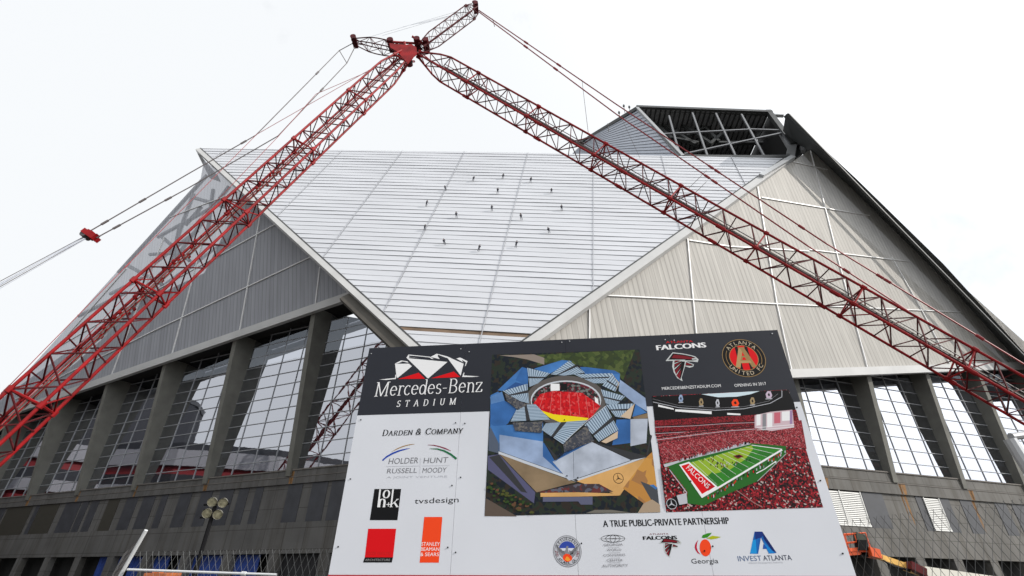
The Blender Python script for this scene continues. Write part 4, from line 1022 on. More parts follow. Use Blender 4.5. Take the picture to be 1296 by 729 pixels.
for sgn in (-1, 1):
    seg = [p for p in ring_pts((0, 0), .645, 60)]; seg = clip(seg, sgn, 0, .30); bdg.p2([(cc[0] + x * rr_, cc[1] + y * rr_) for x, y in seg], k_rd)
seg = clip(clip(ring_pts((0, 0), .645, 60), 1, 0, -.16), -1, 0, -.16); bdg.p2([(cc[0] + x * rr_, cc[1] + y * rr_) for x, y in seg], k_rd)
gold2 = PK("gold_light", (.40, .27, .12))
for pts, m_ in (([(-.16, .56), (.16, .56), (.10, .42), (-.10, .42)], k_gold), ([(-.14, .5), (.06, .5), (-.27, -.52), (-.48, -.47)], gold2), ([(-.06, .5), (.14, .5), (.48, -.47), (.27, -.52)], k_gold), ([(-.27, -.16), (.27, -.16), (.30, -.28), (-.30, -.28)], gold2), ([(-.08, .1), (.08, .1), (.2, -.16), (-.2, -.16)], k_gold), ([(-.05, .02), (.05, .02), (.1, -.12), (-.1, -.12)], k_rd)):
    bdg.p2([(cc[0] + x * rr_, cc[1] + y * rr_) for x, y in pts], m_)
circ_text(bdg, "ATLANTA", cc, rr_ * .72, rr_ * .19, 138, 42, PK("badge_cream", (.5, .42, .3))); circ_text(bdg, "UNITED FC", cc, rr_ * .91, rr_ * .19, 214, 326, PK("badge_cream", (.5, .42, .3)), inward=True)
for a0, a1 in ((150, 207), (-27, 30)):
    P = ring_pts(cc, rr_ * .83, 10, a0, a1); Q = ring_pts(cc, rr_ * .805, 10, a0, a1)
    for i in range(10): bdg.p2([P[i], P[i + 1], Q[i + 1], Q[i]], k_gold)
bdg.done("club_badge")

# left column of builder and designer marks
serif("Darden & Company", (483, 551.8), (585.5, 548.4), 544.2, k_bk, wv=.13, wh=.045, small=.8, slant=.12, w=.0012, track=.015)
z3 = (470, 535, 9.117); lb = LB(.0012); lb.dw = .00006
def brush(z, pts, ws, m_, lb):
    q = [S(z[0] + x / z[2], z[1] + y / z[2]) for x, y in pts]
    L_, R_ = [], []
    for i, p in enumerate(q):
        a, b = q[max(0, i - 1)], q[min(len(q) - 1, i + 1)]; d = Vector((b[0] - a[0], b[1] - a[1])).normalized(); w_ = ws[i] / 2; L_.append((p[0] - d.y * w_, p[1] + d.x * w_)); R_.append((p[0] + d.y * w_, p[1] - d.x * w_))
    for i in range(len(q) - 1): lb.p2([L_[i], L_[i + 1], R_[i + 1], R_[i]], m_)
brush(z3, [(128, 436), (175, 395), (240, 357), (320, 325), (400, 304), (448, 295)], [.016, .02, .02, .018, .012, .002], PK("swoosh_blue", (.02, .06, .35)), lb)
brush(z3, [(232, 337), (300, 300), (370, 272), (440, 254), (500, 247)], [.002, .01, .011, .009, .003], PK("swoosh_ochre", (.33, .19, .06)), lb)
brush(z3, [(650, 257), (720, 260), (790, 276), (860, 300), (918, 326)], [.003, .009, .011, .012, .004], PK("swoosh_maroon", (.22, .02, .05)), lb)
brush(z3, [(672, 300), (760, 303), (840, 325), (920, 367), (982, 418)], [.003, .014, .018, .02, .022], PK("swoosh_green", (.01, .13, .05)), lb)
lb.stroke(z3, [(170, 505), (555, 498)], .003, k_lg); lb.stroke(z3, [(590, 497), (905, 493)], .003, k_lg); lb.stroke(z3, [(568, 402), (560, 590)], .003, k_lg); lb.done("arc_emblem")
thin = PK("ink_grey", (.17, .17, .185))
for t_, a, b, tp in (("HOLDER", (491.5, 587.4), (529, 586.2), 580.2), ("HUNT", (535.8, 586.4), (566.5, 585.4), 579.6), ("RUSSELL", (489.5, 599.2), (527.5, 598.4), 593.2), ("MOODY", (534.5, 598.6), (564.5, 597.8), 592.4)): text(t_, a, b, tp, thin, w=.0012, slant=.1)
text("A JOINT VENTURE", (489, 605.4), (566, 604.2), 603.0, k_lg, w=.0012)
text("tvsdesign", (524.5, 637.5), (580.5, 635.6), 630.8, PK("ink_soft", (.02, .02, .022)), w=.0012)
z8 = (440, 620, 6.943); lb = LB(.0012); lb.zp((410, 580, 4.89), [(313, 190), (478, 190), (455, 383), (284, 383)], k_bk); lb.dw = .00003
serif("o", (483.6, 630.6), (493.4, 630.3), 620.4, k_wh, wv=.12, wh=.03, lb=lb, capm=.49); serif("n", (477.0, 642), (488.6, 641.8), 631.6, k_wh, wv=.13, wh=.03, lb=lb, capm=.49); serif("+", (487.6, 642.4), (495.0, 642.2), 634.5, k_wh, wv=.06, wh=.06, lb=lb, capm=.5)
ZP = (0, 0, 1)
for p in ([(481.3, 619.2), (478.6, 641.6)], [(497.6, 619.2), (494.9, 641.6)], [(499.3, 636), (503, 641.6)]): lb.stroke(ZP, p, .017, k_wh)
lb.stroke(ZP, [(496.4, 638), (503.6, 631.8)], .007, k_wh); lb.stroke(ZP, [(501.4, 631.9), (504.8, 631.8)], .005, k_wh); lb.stroke(ZP, [(493.0, 641.6), (497.2, 641.5)], .005, k_wh); lb.stroke(ZP, [(501.4, 641.5), (504.8, 641.4)], .005, k_wh)
lb.done("initials_block")
lb = LB(.0012); lb.zp((410, 580, 4.89), [(274, 436), (447, 436), (428, 613), (253, 613)], k_rd); lb.zp((410, 580, 4.89), [(253, 613), (428, 613), (420, 645), (242, 645)], k_bk)
text("GOODE VAN SLYKE", (463.2, 702.6), (494.3, 702.6), 698.4, PK("red_dim", (.42, .01, .012)), lb=lb); text("ARCHITECTURE", (462, 709.9), (493.6, 709.9), 707.3, PK("mid_grey", (.28, .28, .28)), lb=lb); lb.done("red_block")
lb = LB(.0012); lb.zp((410, 580, 4.89), [(621, 363), (733, 363), (711, 646), (592, 646)], k_or)
for t_, a, b, tp in (("STANLEY", (533.3, 690.8), (556.4, 690.8), 686.2), ("BEAMAN", (532.4, 697.2), (555.8, 697.2), 692.8), ("& SEARS", (531.8, 703.8), (555.4, 703.8), 699.4)): text(t_, a, b, tp, k_wh, lb=lb)
lb.done("orange_block")

# foot of the board
text("A TRUE PUBLIC-PRIVATE PARTNERSHIP", (763.5, 667), (923, 663), 658.8, k_bk, w=.0012, bold=1)
c1 = ((S(700, 697)[0] + S(736, 697)[0]) / 2, (S(717.5, 677)[1] + S(718.5, 718.5)[1]) / 2); r1 = (S(736, 697)[0] - S(700, 697)[0]) / 2
sl_ = LB(.0012); rc2 = lambda f, m_: sl_.p2(ring_pts(c1, r1 * f, 40), m_)
rc2(1, k_gr); rc2(.95, k_lg); rc2(.89, k_bk); rc2(.86, k_lg); rc2(.62, PK("seal_white", (.6, .62, .68)))
sg = clip(ring_pts((0, 0), .62, 40), 0, 1, .18); sl_.p2([(c1[0] + x * r1, c1[1] + y * r1) for x, y in sg], PK("seal_blue", (.03, .06, .32)))
dp = lambda pts, m_: sl_.p2([(c1[0] + x * r1, c1[1] + y * r1) for x, y in pts], m_)
for sgn in (-1, 1):
    dp([(sgn * .05, -.35), (sgn * .12, .05), (sgn * .30, .0), (sgn * .50, .2), (sgn * .80, .34), (sgn * .72, .05), (sgn * .55, -.25), (sgn * .3, -.5)], k_gr)
    for k in range(4): dp([(sgn * (.15 + .12 * k), -.3 + .09 * k), (sgn * (.18 + .12 * k), -.3 + .09 * k), (sgn * (.30 + .14 * k), .02 + .09 * k), (sgn * (.27 + .14 * k), .02 + .09 * k)], k_bk)
dp([(-.09, -.3), (-.12, .1), (-.02, .34), (.12, .26), (.06, .2), (.1, -.3)], k_gr)
dp([(-.34, -.5), (-.3, -.28), (-.1, -.16), (.12, -.2), (.3, -.34), (.32, -.52), (.1, -.66), (-.15, -.66)], k_or); dp([(-.2, -.52), (-.05, -.32), (.08, -.4), (.2, -.55), (0, -.64)], PK("fire_yellow", (.8, .3, .03)))
circ_text(sl_, "RESURGENS", c1, r1 * .66, r1 * .19, 152, 28, k_bk, wide=.9); circ_text(sl_, "ATLANTA, GA.", c1, r1 * .84, r1 * .18, 222, 318, k_bk, inward=True, wide=.85)
circ_text(sl_, "1847", c1, r1 * .66, r1 * .18, 205, 182, k_dr, wide=.8); circ_text(sl_, "1865", c1, r1 * .66, r1 * .18, -2, -25, k_dr, wide=.8)
sl_.done("city_seal")
lb = LB(.0012); lb.dw = .00005; z4_ = (690, 660, 10.56)
def oval(x0, x1, y0, y1, wd=.0035):
    lb.stroke(z4_, [((x0 + x1) / 2 + (x1 - x0) / 2 * math.cos(R(a)), (y0 + y1) / 2 + (y1 - y0) / 2 * math.sin(R(a))) for a in range(0, 361, 20)], wd, k_bk)
for a_ in (745, 808, 868): oval(a_, 1810 - a_, 180, 278)
lb.zp(z4_, [(700, 232), (910, 224), (1105, 226), (910, 232)], k_bk)
for t_, a, b, tp in (("GEORGIA", (764, 691.2), (788.5, 690.4), 688.2), ("WORLD", (768, 697.6), (786.5, 697), 695), ("CONGRESS", (763.5, 704.2), (791.5, 703.4), 701.6), ("CENTER", (768, 711), (788.5, 710.4), 708), ("AUTHORITY", (762.5, 717.9), (795, 717), 714.6)): text(t_, a, b, tp, k_gr, lb=lb)
for x0, x1, y in ((840, 990, 352), (850, 1000, 419), (850, 1000, 490), (850, 1010, 554)): lb.stroke(z4_, [(x0, y), (x1, y - 3)], .0022, k_gr)
lb.done("globe_emblem")
bird((820 - 0, 660, 10.57 * 1.14), .0012, k_lg, dx=-215, dy=60) if False else None
bb = bird((818.4, 662.4, 13.2), .0012, k_silver); bb.done("bird_emblem")
text("FALCONS", (813.8, 683.2), (856.2, 682.4), 678.8, k_bk, w=.0012, bold=2); text("ATLANTA", (822, 677.0), (846.3, 676.6), 675.1, k_dr, w=.0012)
lb = LB(.0012); z5_ = (800, 660, 10.57)
lb.zp(z5_, [(978, 352)] and [(980 + 77 * math.cos(R(a)), 352 + 114 * math.sin(R(a)) + 8 * math.cos(R(a))) for a in range(0, 360, 12)], k_or)
lb.zp(z5_, [(885, 248), (858, 278), (840, 315), (838, 350), (852, 390), (880, 425), (915, 445), (880, 395), (864, 345), (870, 290)], PK("peach_red", (.45, .01, .04)))
lb.zp(z5_, [(930, 215), (945, 182), (1000, 160), (1068, 150), (1045, 180), (1010, 212), (960, 222)], PK("leaf_green", (.03, .22, .01))); lb.zp(z5_, [(1000, 225), (1070, 190), (1190, 206), (1130, 228), (1060, 240)], PK("leaf_lime", (.38, .42, .01)))
lb.done("peach_emblem"); text("Georgia", (875.5, 713.3), (909.5, 712.8), 707.2, PK("ink_soft", (.02, .02, .022)), w=.0012)
lb = LB(.0012); z6_ = (920, 660, 10.57)
for pts, c_ in (([(370, 135), (472, 135), (665, 420), (560, 430), (455, 215), (418, 432), (308, 432)], (.008, .10, .36)), ([(308, 432), (345, 250), (385, 240), (400, 432)], (.01, .25, .60)), ([(372, 135), (472, 135), (500, 180), (455, 215), (380, 240)], (.01, .03, .18)), ([(472, 135), (665, 420), (600, 385), (490, 230)], (.006, .02, .12)), ([(490, 270), (560, 345), (640, 425), (560, 430)], (.01, .20, .55)), ([(480, 365), (488, 300), (530, 345), (535, 368)], (.01, .08, .36)), ([(385, 250), (425, 220), (410, 420)], (.008, .12, .42))):
    lb.zp(z6_, pts, PK("facet_%d" % int(sum(c_) * 1000), c_))
lb.done("letter_emblem"); text("INVEST", (934.5, 710.3), (964.5, 709.7), 703.8, PK("ink_blue", (.08, .13, .25)), w=.0012); text("ATLANTA", (966.5, 709.6), (1002.5, 708.8), 703.2, PK("ink_navy", (.02, .03, .06)), w=.0012)
text("Atlanta's Development Authority", (947.5, 713.6), (991, 712.6), 711.3, k_lg, w=.0012)

# ---- aerial picture
Z1 = (610, 440, 3.313); Z5 = (610, 540, 6.075); Z6 = (720, 540, 6.075); Z3 = (610, 440, 7.29); Z4 = (720, 440, 7.29)
pc = LB(.0020); grass = crowd_mat("print_grass", [((.035, .05, .018), .3), ((.05, .075, .022), .3), ((.075, .10, .03), .25), ((.03, .045, .02), .15)], 24); dkn = crowd_mat("print_dark_trees", [((.010, .014, .02), .4), ((.02, .028, .02), .35), ((.028, .022, .018), .25)], 26)
blu = [mat("print_roof_blue%d" % i, c, .5, spec=.12, var=.22, vscale=5) for i, c in enumerate(((.035, .12, .33), (.05, .16, .40), (.025, .08, .24), (.09, .20, .42), (.26, .34, .50), (.40, .44, .52)))]
orn = mat("print_roof_orange", (.58, .33, .12), .5, spec=.12, var=.15, vscale=4); tan_ = mat("print_roof_tan", (.21, .15, .09), .5, spec=.12, var=.25, vscale=4); wht = PK("strip_pale", (.5, .53, .58)); drk = PK("shade_dark", (.035, .036, .04)); str_l, str_d = PK("petal_pale", (.38, .48, .58)), PK("petal_dark", (.12, .17, .24))
pc.px([(623, 449), (809.3, 442.5), (835.3, 648.6), (613.3, 653.3)], dkn)
pc.zp(Z4, [(-290, 68), (-20, 50), (610, 20), (500, 300), (420, 215), (150, 180), (-60, 120), (-290, 165)], grass)
pc.zp(Z3, [(160, 72), (480, 62), (575, 95), (575, 158), (420, 110), (300, 88)], PK("yard_tan", (.24, .20, .17)))
pc.zp(Z5, [(30, 550), (270, 690), (20, 688)], PK("yard_brown", (.10, .075, .06))); 
pc.zp(Z5, [(45, 225), (130, 212), (410, 505), (400, 590), (45, 330)], PK("roof_violet", (.085, .085, .16))); pc.zp(Z5, [(55, 235), (130, 215), (350, 510), (300, 500)], drk)
pc.zp(Z3, [(145, 395), (370, 180), (425, 195), (425, 355), (195, 400)], blu[1]); pc.zp(Z3, [(310, 300), (370, 180), (425, 195), (425, 355)], blu[0]); pc.zp(Z3, [(310, 320), (425, 345), (425, 362), (195, 402)], blu[2])
pc.zp(Z3, [(80, 440), (150, 405), (205, 490), (330, 560), (210, 729), (150, 900), (75, 880)], blu[1]); pc.zp(Z3, [(75, 455), (185, 405), (210, 490), (85, 520)], blu[3]); pc.zp(Z3, [(85, 520), (210, 490), (330, 560), (240, 700), (160, 760), (75, 700)], blu[0])
pc.zp(Z5, [(60, 0), (160, -10), (470, -30), (470, 115), (135, 62), (130, 190), (60, 170)], blu[1]); pc.zp(Z5, [(52, 60), (65, 0), (130, 130), (128, 205), (50, 185)], PK("wall_steel", (.08, .10, .14)))
pc.zp(Z3, [(480, 195), (740, 115), (830, 125), (620, 245)], blu[1]); pc.zp(Z4, [(100, 180), (160, 180), (420, 212), (470, 240), (470, 300), (440, 330), (390, 240), (150, 245)], blu[0]); pc.zp(Z4, [(385, 240), (470, 245), (462, 330), (440, 320)], blu[1])
pc.zp(Z4, [(470, 295), (705, 465), (722, 590), (610, 520), (460, 400)], blu[4]); pc.zp(Z4, [(615, 520), (720, 600), (585, 640)], blu[1]); pc.zp(Z4, [(590, 640), (725, 605), (728, 650), (600, 660)], tan_)
pc.zp(Z4, [(440, 665), (568, 660), (568, 880), (400, 900)], blu[0]); pc.zp(Z4, [(568, 660), (728, 655), (715, 880), (568, 910)], blu[5]); pc.zp(Z6, [(595, 220), (625, 60), (640, 70), (605, 222)], drk)
pc.zp(Z5, [(135, 62), (470, 115), (468, 230), (610, 358), (135, 190)], blu[4]); pc.zp(Z5, [(468, 120), (480, 130), (620, 365), (468, 230)], blu[0]); pc.zp(Z5, [(128, 190), (610, 358), (728, 425), (128, 212)], wht); pc.zp(Z5, [(135, 212), (720, 428), (420, 505)], tan_); pc.zp(Z5, [(480, 120), (729, 405), (729, 425), (640, 380)], drk); pc.stroke(Z5, [(140, 192), (610, 360)], .004, k_bk)
pc.zp(Z6, [(-125, 270), (170, 115), (480, 260), (60, 400), (0, 415)], blu[5]); pc.zp(Z6, [(-100, 265), (-10, 180), (170, 70), (185, 112), (-120, 272)], blu[0]); pc.stroke(Z6, [(35, 195), (38, 395)], .003, drk)
pc.zp(Z6, [(190, 120), (600, 228), (590, 242), (480, 258)], drk); pc.zp(Z6, [(55, 402), (480, 258), (595, 236), (80, 420)], wht); pc.stroke(Z6, [(58, 402), (480, 260)], .005, k_bk)
pc.zp(Z6, [(60, 420), (592, 240), (392, 530)], orn); pc.zp(Z6, [(640, 195), (702, 658), (530, 663), (575, 590), (415, 475), (600, 232)], crowd_mat("print_plaza", [((.52, .26, .06), .5), ((.45, .21, .05), .3), ((.33, .16, .06), .2)], 9))
pc.zp(Z6, [(550, 420), (680, 470), (695, 610), (630, 560)], PK("shadow_slate", (.06, .065, .075))); pc.zp(Z6, [(620, 450), (650, 445), (680, 470), (670, 485)], blu[1]); pc.zp(Z6, [(575, 590), (640, 560), (700, 600), (702, 658), (530, 663)], PK("paving_pale", (.36, .27, .19)))
pc.zp(Z5, [(430, 505), (728, 440), (900, 440), (1010, 500), (729, 520)], crowd_mat("print_stand_shadow", [((.05, .035, .04), .5), ((.12, .03, .03), .3), ((.10, .10, .13), .2)], 30)); pc.zp(Z5, [(450, 510), (735, 505), (1060, 515), (1055, 530), (735, 538), (450, 540)], orn); pc.zp(Z5, [(468, 542), (850, 538), (850, 600), (760, 600), (740, 575), (468, 578)], PK("canopy_slate", (.10, .105, .17))); pc.zp(Z6, [(130, 665), (200, 640), (330, 640), (480, 662)], PK("road_grey", (.15, .14, .12)))
star = ((S(720 + 380 / 6.075, 540 + 397 / 6.075))); rs = .052
for a in range(0, 360, 18):
    f = lambda t, r_: (star[0] + r_ * math.cos(R(t)), star[1] + r_ * math.sin(R(t))); pc.p2([f(a, rs), f(a + 18, rs), f(a + 18, rs * .9), f(a, rs * .9)], k_bk)
for a in (98, 218, 338):
    f = lambda t, r_: (star[0] + r_ * math.cos(R(t)), star[1] + r_ * math.sin(R(t))); pc.p2([f(a, rs * .93), f(a + 90, rs * .1), f(a - 90, rs * .1)], k_bk)
# opening and bowl
ell = lambda cx, cy, rx, ry, a0=0, a1=360, n=36: [(cx + rx * math.cos(R(a0 + (a1 - a0) * i / n)), cy + ry * math.sin(R(a0 + (a1 - a0) * i / n))) for i in range(n)]
pc.zp(Z1, ell(352, 222, 168, 104), PK("ring_brown", (.10, .09, .085))); pc.zp(Z1, ell(352, 222, 148, 84), wht); pc.zp(Z1, ell(352, 226, 143, 82), crowd_mat("print_bowl_top", [((.02, .02, .02), .4), ((.12, .02, .03), .3), ((.15, .16, .15), .3)], 40))
pc.zp(Z1, [(212, 240), (245, 195), (300, 182), (420, 190), (497, 245), (450, 305), (330, 305), (248, 265)], crowd_mat("print_bowl_red", [((.55, .008, .012), .5), ((.40, .005, .01), .3), ((.62, .06, .06), .2)], 45))
for x0, y0, x1, y1 in ((262, 190, 240, 258), (295, 186, 285, 275), (330, 186, 330, 285), (365, 188, 372, 292), (400, 192, 412, 298), (435, 205, 447, 296), (465, 222, 470, 280)): pc.stroke(Z1, [(x0, y0), (x1, y1)], .004, PK("aisle_pink", (.6, .16, .15)))
pc.zp(Z1, [(243, 262), (300, 280), (380, 288), (448, 296), (430, 312), (330, 315), (285, 295)], PK("field_yellow", (.75, .60, .01)))
pc.zp(Z1, [(288, 152), (325, 152), (326, 180), (288, 182)], k_wh); pc.zp(Z1, [(472, 205), (486, 215), (490, 240), (474, 228)], k_wh); pc.zp(Z1, [(330, 152), (358, 152), (358, 180), (330, 180)], k_bk)
def petal(a, b, c, d, n, band):
    pc.zp(Z1, [a, b, c, d], str_l); L_ = lambda p, q_, t: (p[0] + (q_[0] - p[0]) * t, p[1] + (q_[1] - p[1]) * t)
    for i in range(n):
        t0, t1 = (i + .35) / n, (i + .8) / n; pc.zp(Z1, [L_(a, b, t0), L_(a, b, t1), L_(d, c, t1), L_(d, c, t0)], str_d)
    pc.zp(Z1, [L_(a, d, band), L_(b, c, band - .08), L_(b, c, band + .06), L_(a, d, band + .1)], drk)
petal((190, 85), (285, 108), (235, 150), (200, 165), 9, .45); petal((288, 112), (365, 55), (432, 105), (345, 118), 9, .45); petal((385, 112), (545, 108), (575, 150), (470, 150), 10, .4); petal((545, 112), (578, 150), (558, 185), (505, 160), 5, .5)
petal((88, 182), (190, 152), (198, 235), (150, 222), 9, .4); petal((498, 175), (600, 205), (560, 245), (520, 235), 9, .5); petal((520, 240), (640, 235), (620, 300), (560, 290), 9, .4); petal((120, 310), (155, 240), (225, 238), (285, 302), 11, .4)
petal((250, 345), (268, 318), (440, 305), (340, 405), 12, .45); petal((430, 325), (520, 245), (572, 345), (490, 395), 11, .55)
pc.zp(Z1, [(128, 315), (255, 310), (250, 358), (140, 350)], crowd_mat("print_glazed_side", [((.05, .055, .07), .5), ((.09, .09, .10), .3), ((.14, .13, .12), .2)], 60)); pc.zp(Z1, [(340, 405), (440, 325), (470, 392), (345, 440)], crowd_mat("print_glazed_side", [], 60)); pc.zp(Z1, [(95, 190), (190, 240), (150, 262), (105, 225)], crowd_mat("print_glazed_side", [], 60))
pc.zp(Z1, [(500, 395), (570, 350), (568, 380), (520, 402)], PK("petal_sunlit", (.55, .42, .30))); pc.zp(Z1, [(572, 150), (545, 112), (575, 150), (560, 186)], PK("petal_sunlit", (.55, .42, .3))); pc.zp(Z1, [(640, 236), (622, 300), (580, 290)], PK("petal_sunlit", (.55, .42, .3)))
pc.stroke(Z1, [(345, 395), (445, 305), (520, 245)], .006, wht)
text("Mercedes-Benz", (706.8, 580), (742.5, 559.5), 575.5, PK("ink_navy", (.02, .03, .06)), lb=pc)
# trees at the picture's foot
random.seed(11)
for k in range(70):
    u = random.random(); x, y = 25 + 330 * u + random.uniform(-25, 25), 470 + 190 * u + random.uniform(-55, 40)
    if y < 690 and x > 5:
        r_ = random.uniform(6, 14); pts = [(x * 1.05 + r_ * 1.4 * math.cos(R(a)) * random.uniform(.7, 1.1), y * .98 + r_ * random.uniform(.7, 1.1) * math.sin(R(a))) for a in range(0, 360, 45)]
        if min(p[0] for p in pts) > 34 and max(p[1] for p in pts) < 680: pc.zp((610, 540, 6.075), pts, random.choice([PK("tree_a", (.03, .06, .015)), PK("tree_b", (.015, .03, .012)), PK("tree_c", (.07, .075, .02)), PK("tree_d", (.11, .055, .03))]))
pc.done("aerial_picture")

# ---- interior picture
I1 = (810, 410, 3.036); ip = LB(.0020)
crd = crowd_mat("print_crowd_near", [((.012, .006, .007), .38), ((.20, .01, .015), .28), ((.36, .02, .03), .14), ((.07, .012, .016), .13), ((.42, .34, .32), .07)], 75)
crm = crowd_mat("print_crowd_mid", [((.30, .03, .04), .35), ((.19, .018, .025), .3), ((.42, .13, .14), .17), ((.05, .01, .012), .18)], 120)
crt = crowd_mat("print_crowd_far", [((.17, .008, .012), .45), ((.27, .02, .03), .25), ((.03, .006, .008), .3)], 120)
Q = [(825, 501.5), (998, 493.2), (1002.5, 509), (1041.8, 642.3), (843.3, 648.3)]
ip.px(Q, crd)
ip.zp(I1, [(45, 280), (568, 254), (590, 298), (600, 340), (430, 352), (56, 372)], k_bk)
ip.zp(I1, [(235, 270), (460, 258), (425, 270), (370, 280), (300, 282)], PK("sky_panel", (.55, .66, .72))); ip.stroke(I1, [(50, 300), (150, 322), (290, 332), (400, 326), (500, 305), (545, 280), (545, 256)], .006, k_lg); ip.stroke(I1, [(48, 288), (150, 314), (290, 324), (400, 318), (495, 296), (530, 268)], .003, k_gr)
for pts in ([(135, 328), (275, 336), (275, 347), (135, 336)], [(335, 342), (386, 345), (386, 351), (335, 349)], [(70, 310), (130, 325), (130, 330), (70, 318)]): ip.zp(I1, pts, k_wh)
for x, y, m_, s_ in ((157, 286, blu[4], 9), (235, 300, PK("mark_bronze", (.3, .22, .12)), 9), (298, 303, k_lg, 8), (366, 303, k_or, 15), (432, 296, PK("mark_bronze", (.3, .22, .12)), 10), (495, 272, PK("mark_pink", (.5, .4, .5)), 13)):
    ip.zp(I1, [(x - s_, y - 2), (x - s_ * .4, y - 14), (x + s_ * .5, y - 13), (x + s_, y + 3), (x + s_ * .6, y + 14), (x - s_ * .7, y + 13)], m_); ip.zp(I1, [(x - s_ * .4, y), (x, y - 7), (x + s_ * .4, y + 2), (x, y + 7)], k_bk); ip.zp(I1, [(x - s_, y + 15), (x + s_, y + 14), (x + s_, y + 17), (x - s_, y + 18)], k_lg)
ip.zp(I1, [(55, 372), (200, 362), (430, 350), (600, 330), (618, 400), (450, 405), (200, 420), (60, 430)], crt)
for y0, dy in ((385, -10), (410, -20)): ip.stroke(I1, [(58, y0 + 8), (200, y0 + dy * .3 + 6), (330, y0 + dy * .6), (450, y0 + dy)], .007, k_bk); ip.stroke(I1, [(58, y0 + 12), (200, y0 + dy * .3 + 10), (330, y0 + dy * .6 + 4), (450, y0 + dy + 4)], .004, k_lg)
ip.zp(I1, [(62, 430), (200, 412), (440, 392), (620, 370), (640, 480), (560, 470), (430, 460), (260, 510), (90, 545)], crm)
ip.stroke(I1, [(62, 438), (200, 420), (330, 404), (450, 396)], .009, k_bk); ip.stroke(I1, [(64, 446), (200, 428), (330, 412), (445, 404)], .005, k_lg); ip.stroke(I1, [(64, 455), (200, 436), (330, 418)], .006, k_bk)
for k in range(9): x = 90 + 45 * k; ip.stroke(I1, [(x, 470 - 6 * k), (x + 55, 525 - 9 * k)], .0025, PK("aisle_pale", (.5, .3, .3)))
ip.zp(I1, [(440, 352), (500, 338), (585, 330), (592, 398), (505, 412), (440, 400)], PK("screen_pink", (.55, .42, .46)))
for x, w_, h_, m_ in ((447, 16, 40, k_wh), (470, 14, 62, k_gr), (488, 20, 52, k_wh), (515, 24, 40, PK("screen_red", (.5, .12, .16))), (545, 30, 34, k_wh), (575, 10, 50, PK("screen_violet", (.3, .2, .35)))): ip.zp(I1, [(x, 350 - (x - 440) * .12), (x + w_, 348 - (x - 440) * .12), (x + w_, 350 + h_ - (x - 440) * .12), (x, 352 + h_ - (x - 440) * .12)], m_)
for y in (395, 404): ip.stroke(I1, [(448, y + 4), (592, y - 8)], .005, k_wh)
ip.zp(I1, [(110, 560), (95, 535), (165, 525), (425, 458), (560, 470), (562, 500), (450, 605), (345, 650), (245, 698), (185, 690)], PK("turf_dark", (.02, .12, .018)))
ip.zp(I1, [(90, 540), (420, 455), (425, 462), (165, 527), (95, 552)], k_lg)
for k in range(40): x = 150 + 270 * k / 40 + random.uniform(-4, 4); yy = 528 - (x - 150) * .255; ip.zp(I1, [(x, yy - 9), (x + 4, yy - 10), (x + 5, yy), (x, yy + 1)], random.choice([k_bk, k_dr, k_gr, k_lg]))
ip.zp(I1, [(155, 542), (428, 466), (540, 482), (240, 662)], PK("turf_mid", (.03, .20, .02)))
ip.zp(I1, [(185, 536), (428, 467), (435, 480), (405, 520), (345, 560), (255, 585), (240, 590)], PK("turf_lit", (.26, .40, .03)))
for k in range(10):
    t0 = (k + .5) / 10.5; a = (190 + (428 - 190) * t0, 533 - (533 - 467) * t0); b = (285 + (535 - 285) * t0, 625 - (625 - 485) * t0); ip.stroke(I1, [a, b], .0028, k_wh)
    if k % 2 == 0:
        t1 = t0 + .095; a1 = (190 + 238 * t1, 533 - 66 * t1); b1 = (285 + 250 * t1, 625 - 140 * t1); lf = lambda p, q_, t: (p[0] + (q_[0] - p[0]) * t, p[1] + (q_[1] - p[1]) * t); ip.zp(I1, [lf(a, b, .62), lf(a1, b1, .55), b1, b], PK("turf_deep", (.022, .15, .018)))
ip.zp(I1, [(150, 542), (188, 530), (298, 626), (236, 668)], k_wh); ip.zp(I1, [(158, 546), (186, 537), (288, 625), (238, 654)], k_rd); ip.zp(I1, [(245, 620), (268, 607), (288, 625), (262, 642)], PK("endzone_deep", (.42, .005, .01)))
V_, F_ = glyphs("FALCONS"); put(ip, V_, F_, S(810 + 176 / 3.036, 410 + 556 / 3.036), S(810 + 258 / 3.036, 410 + 634 / 3.036), .05, k_wh)
ip.stroke(I1, [(236, 666), (300, 630), (430, 552), (545, 484)], .016, k_wh); ip.stroke(I1, [(428, 466), (545, 482)], .007, k_wh); ip.stroke(I1, [(446, 575), (475, 560), (522, 528), (520, 535)], .008, k_wh)
for k in range(60): t = random.random(); x, y = 255 + 300 * t + random.uniform(-6, 10), 668 - 180 * t + random.uniform(-2, 9); ip.zp(I1, [(x, y - 5), (x + 4, y - 6), (x + 4, y + 3), (x, y + 3)], random.choice([k_dr, k_bk, k_rd, k_lg, k_gr]))
ip.stroke(I1, [(560, 500), (450, 605)], .006, PK("wall_pale", (.35, .4, .38)))
for k in range(24): x, y = random.gauss(305, 24), random.gauss(537, 9); ip.zp(I1, [(x, y), (x + 3, y - 1), (x + 3, y + 6), (x, y + 6)], random.choice([k_bk, k_dr, k_lg]))
for x in (240, 262, 280, 318, 420, 408): ip.zp(I1, [(x, 520), (x + 3, 519), (x + 3, 527), (x, 527)], k_bk)
ip.zp(I1, [(358, 508), (380, 502), (398, 509), (376, 518)], k_dr); ip.zp(I1, [(366, 508), (380, 505), (388, 509), (376, 514)], k_bk)
ip.zp(I1, [(78, 550), (110, 552), (182, 645), (180, 692), (98, 700)], crd); ip.stroke(I1, [(112, 560), (180, 650)], .008, k_lg); ip.zp(I1, [(140, 660), (178, 650), (182, 690), (150, 696)], k_lg)
ip.zp(I1, [(99, 680), (140, 660), (152, 700), (104, 712)], k_bk)
c_ = S(810 + 121 / 3.036, 410 + 692 / 3.036)
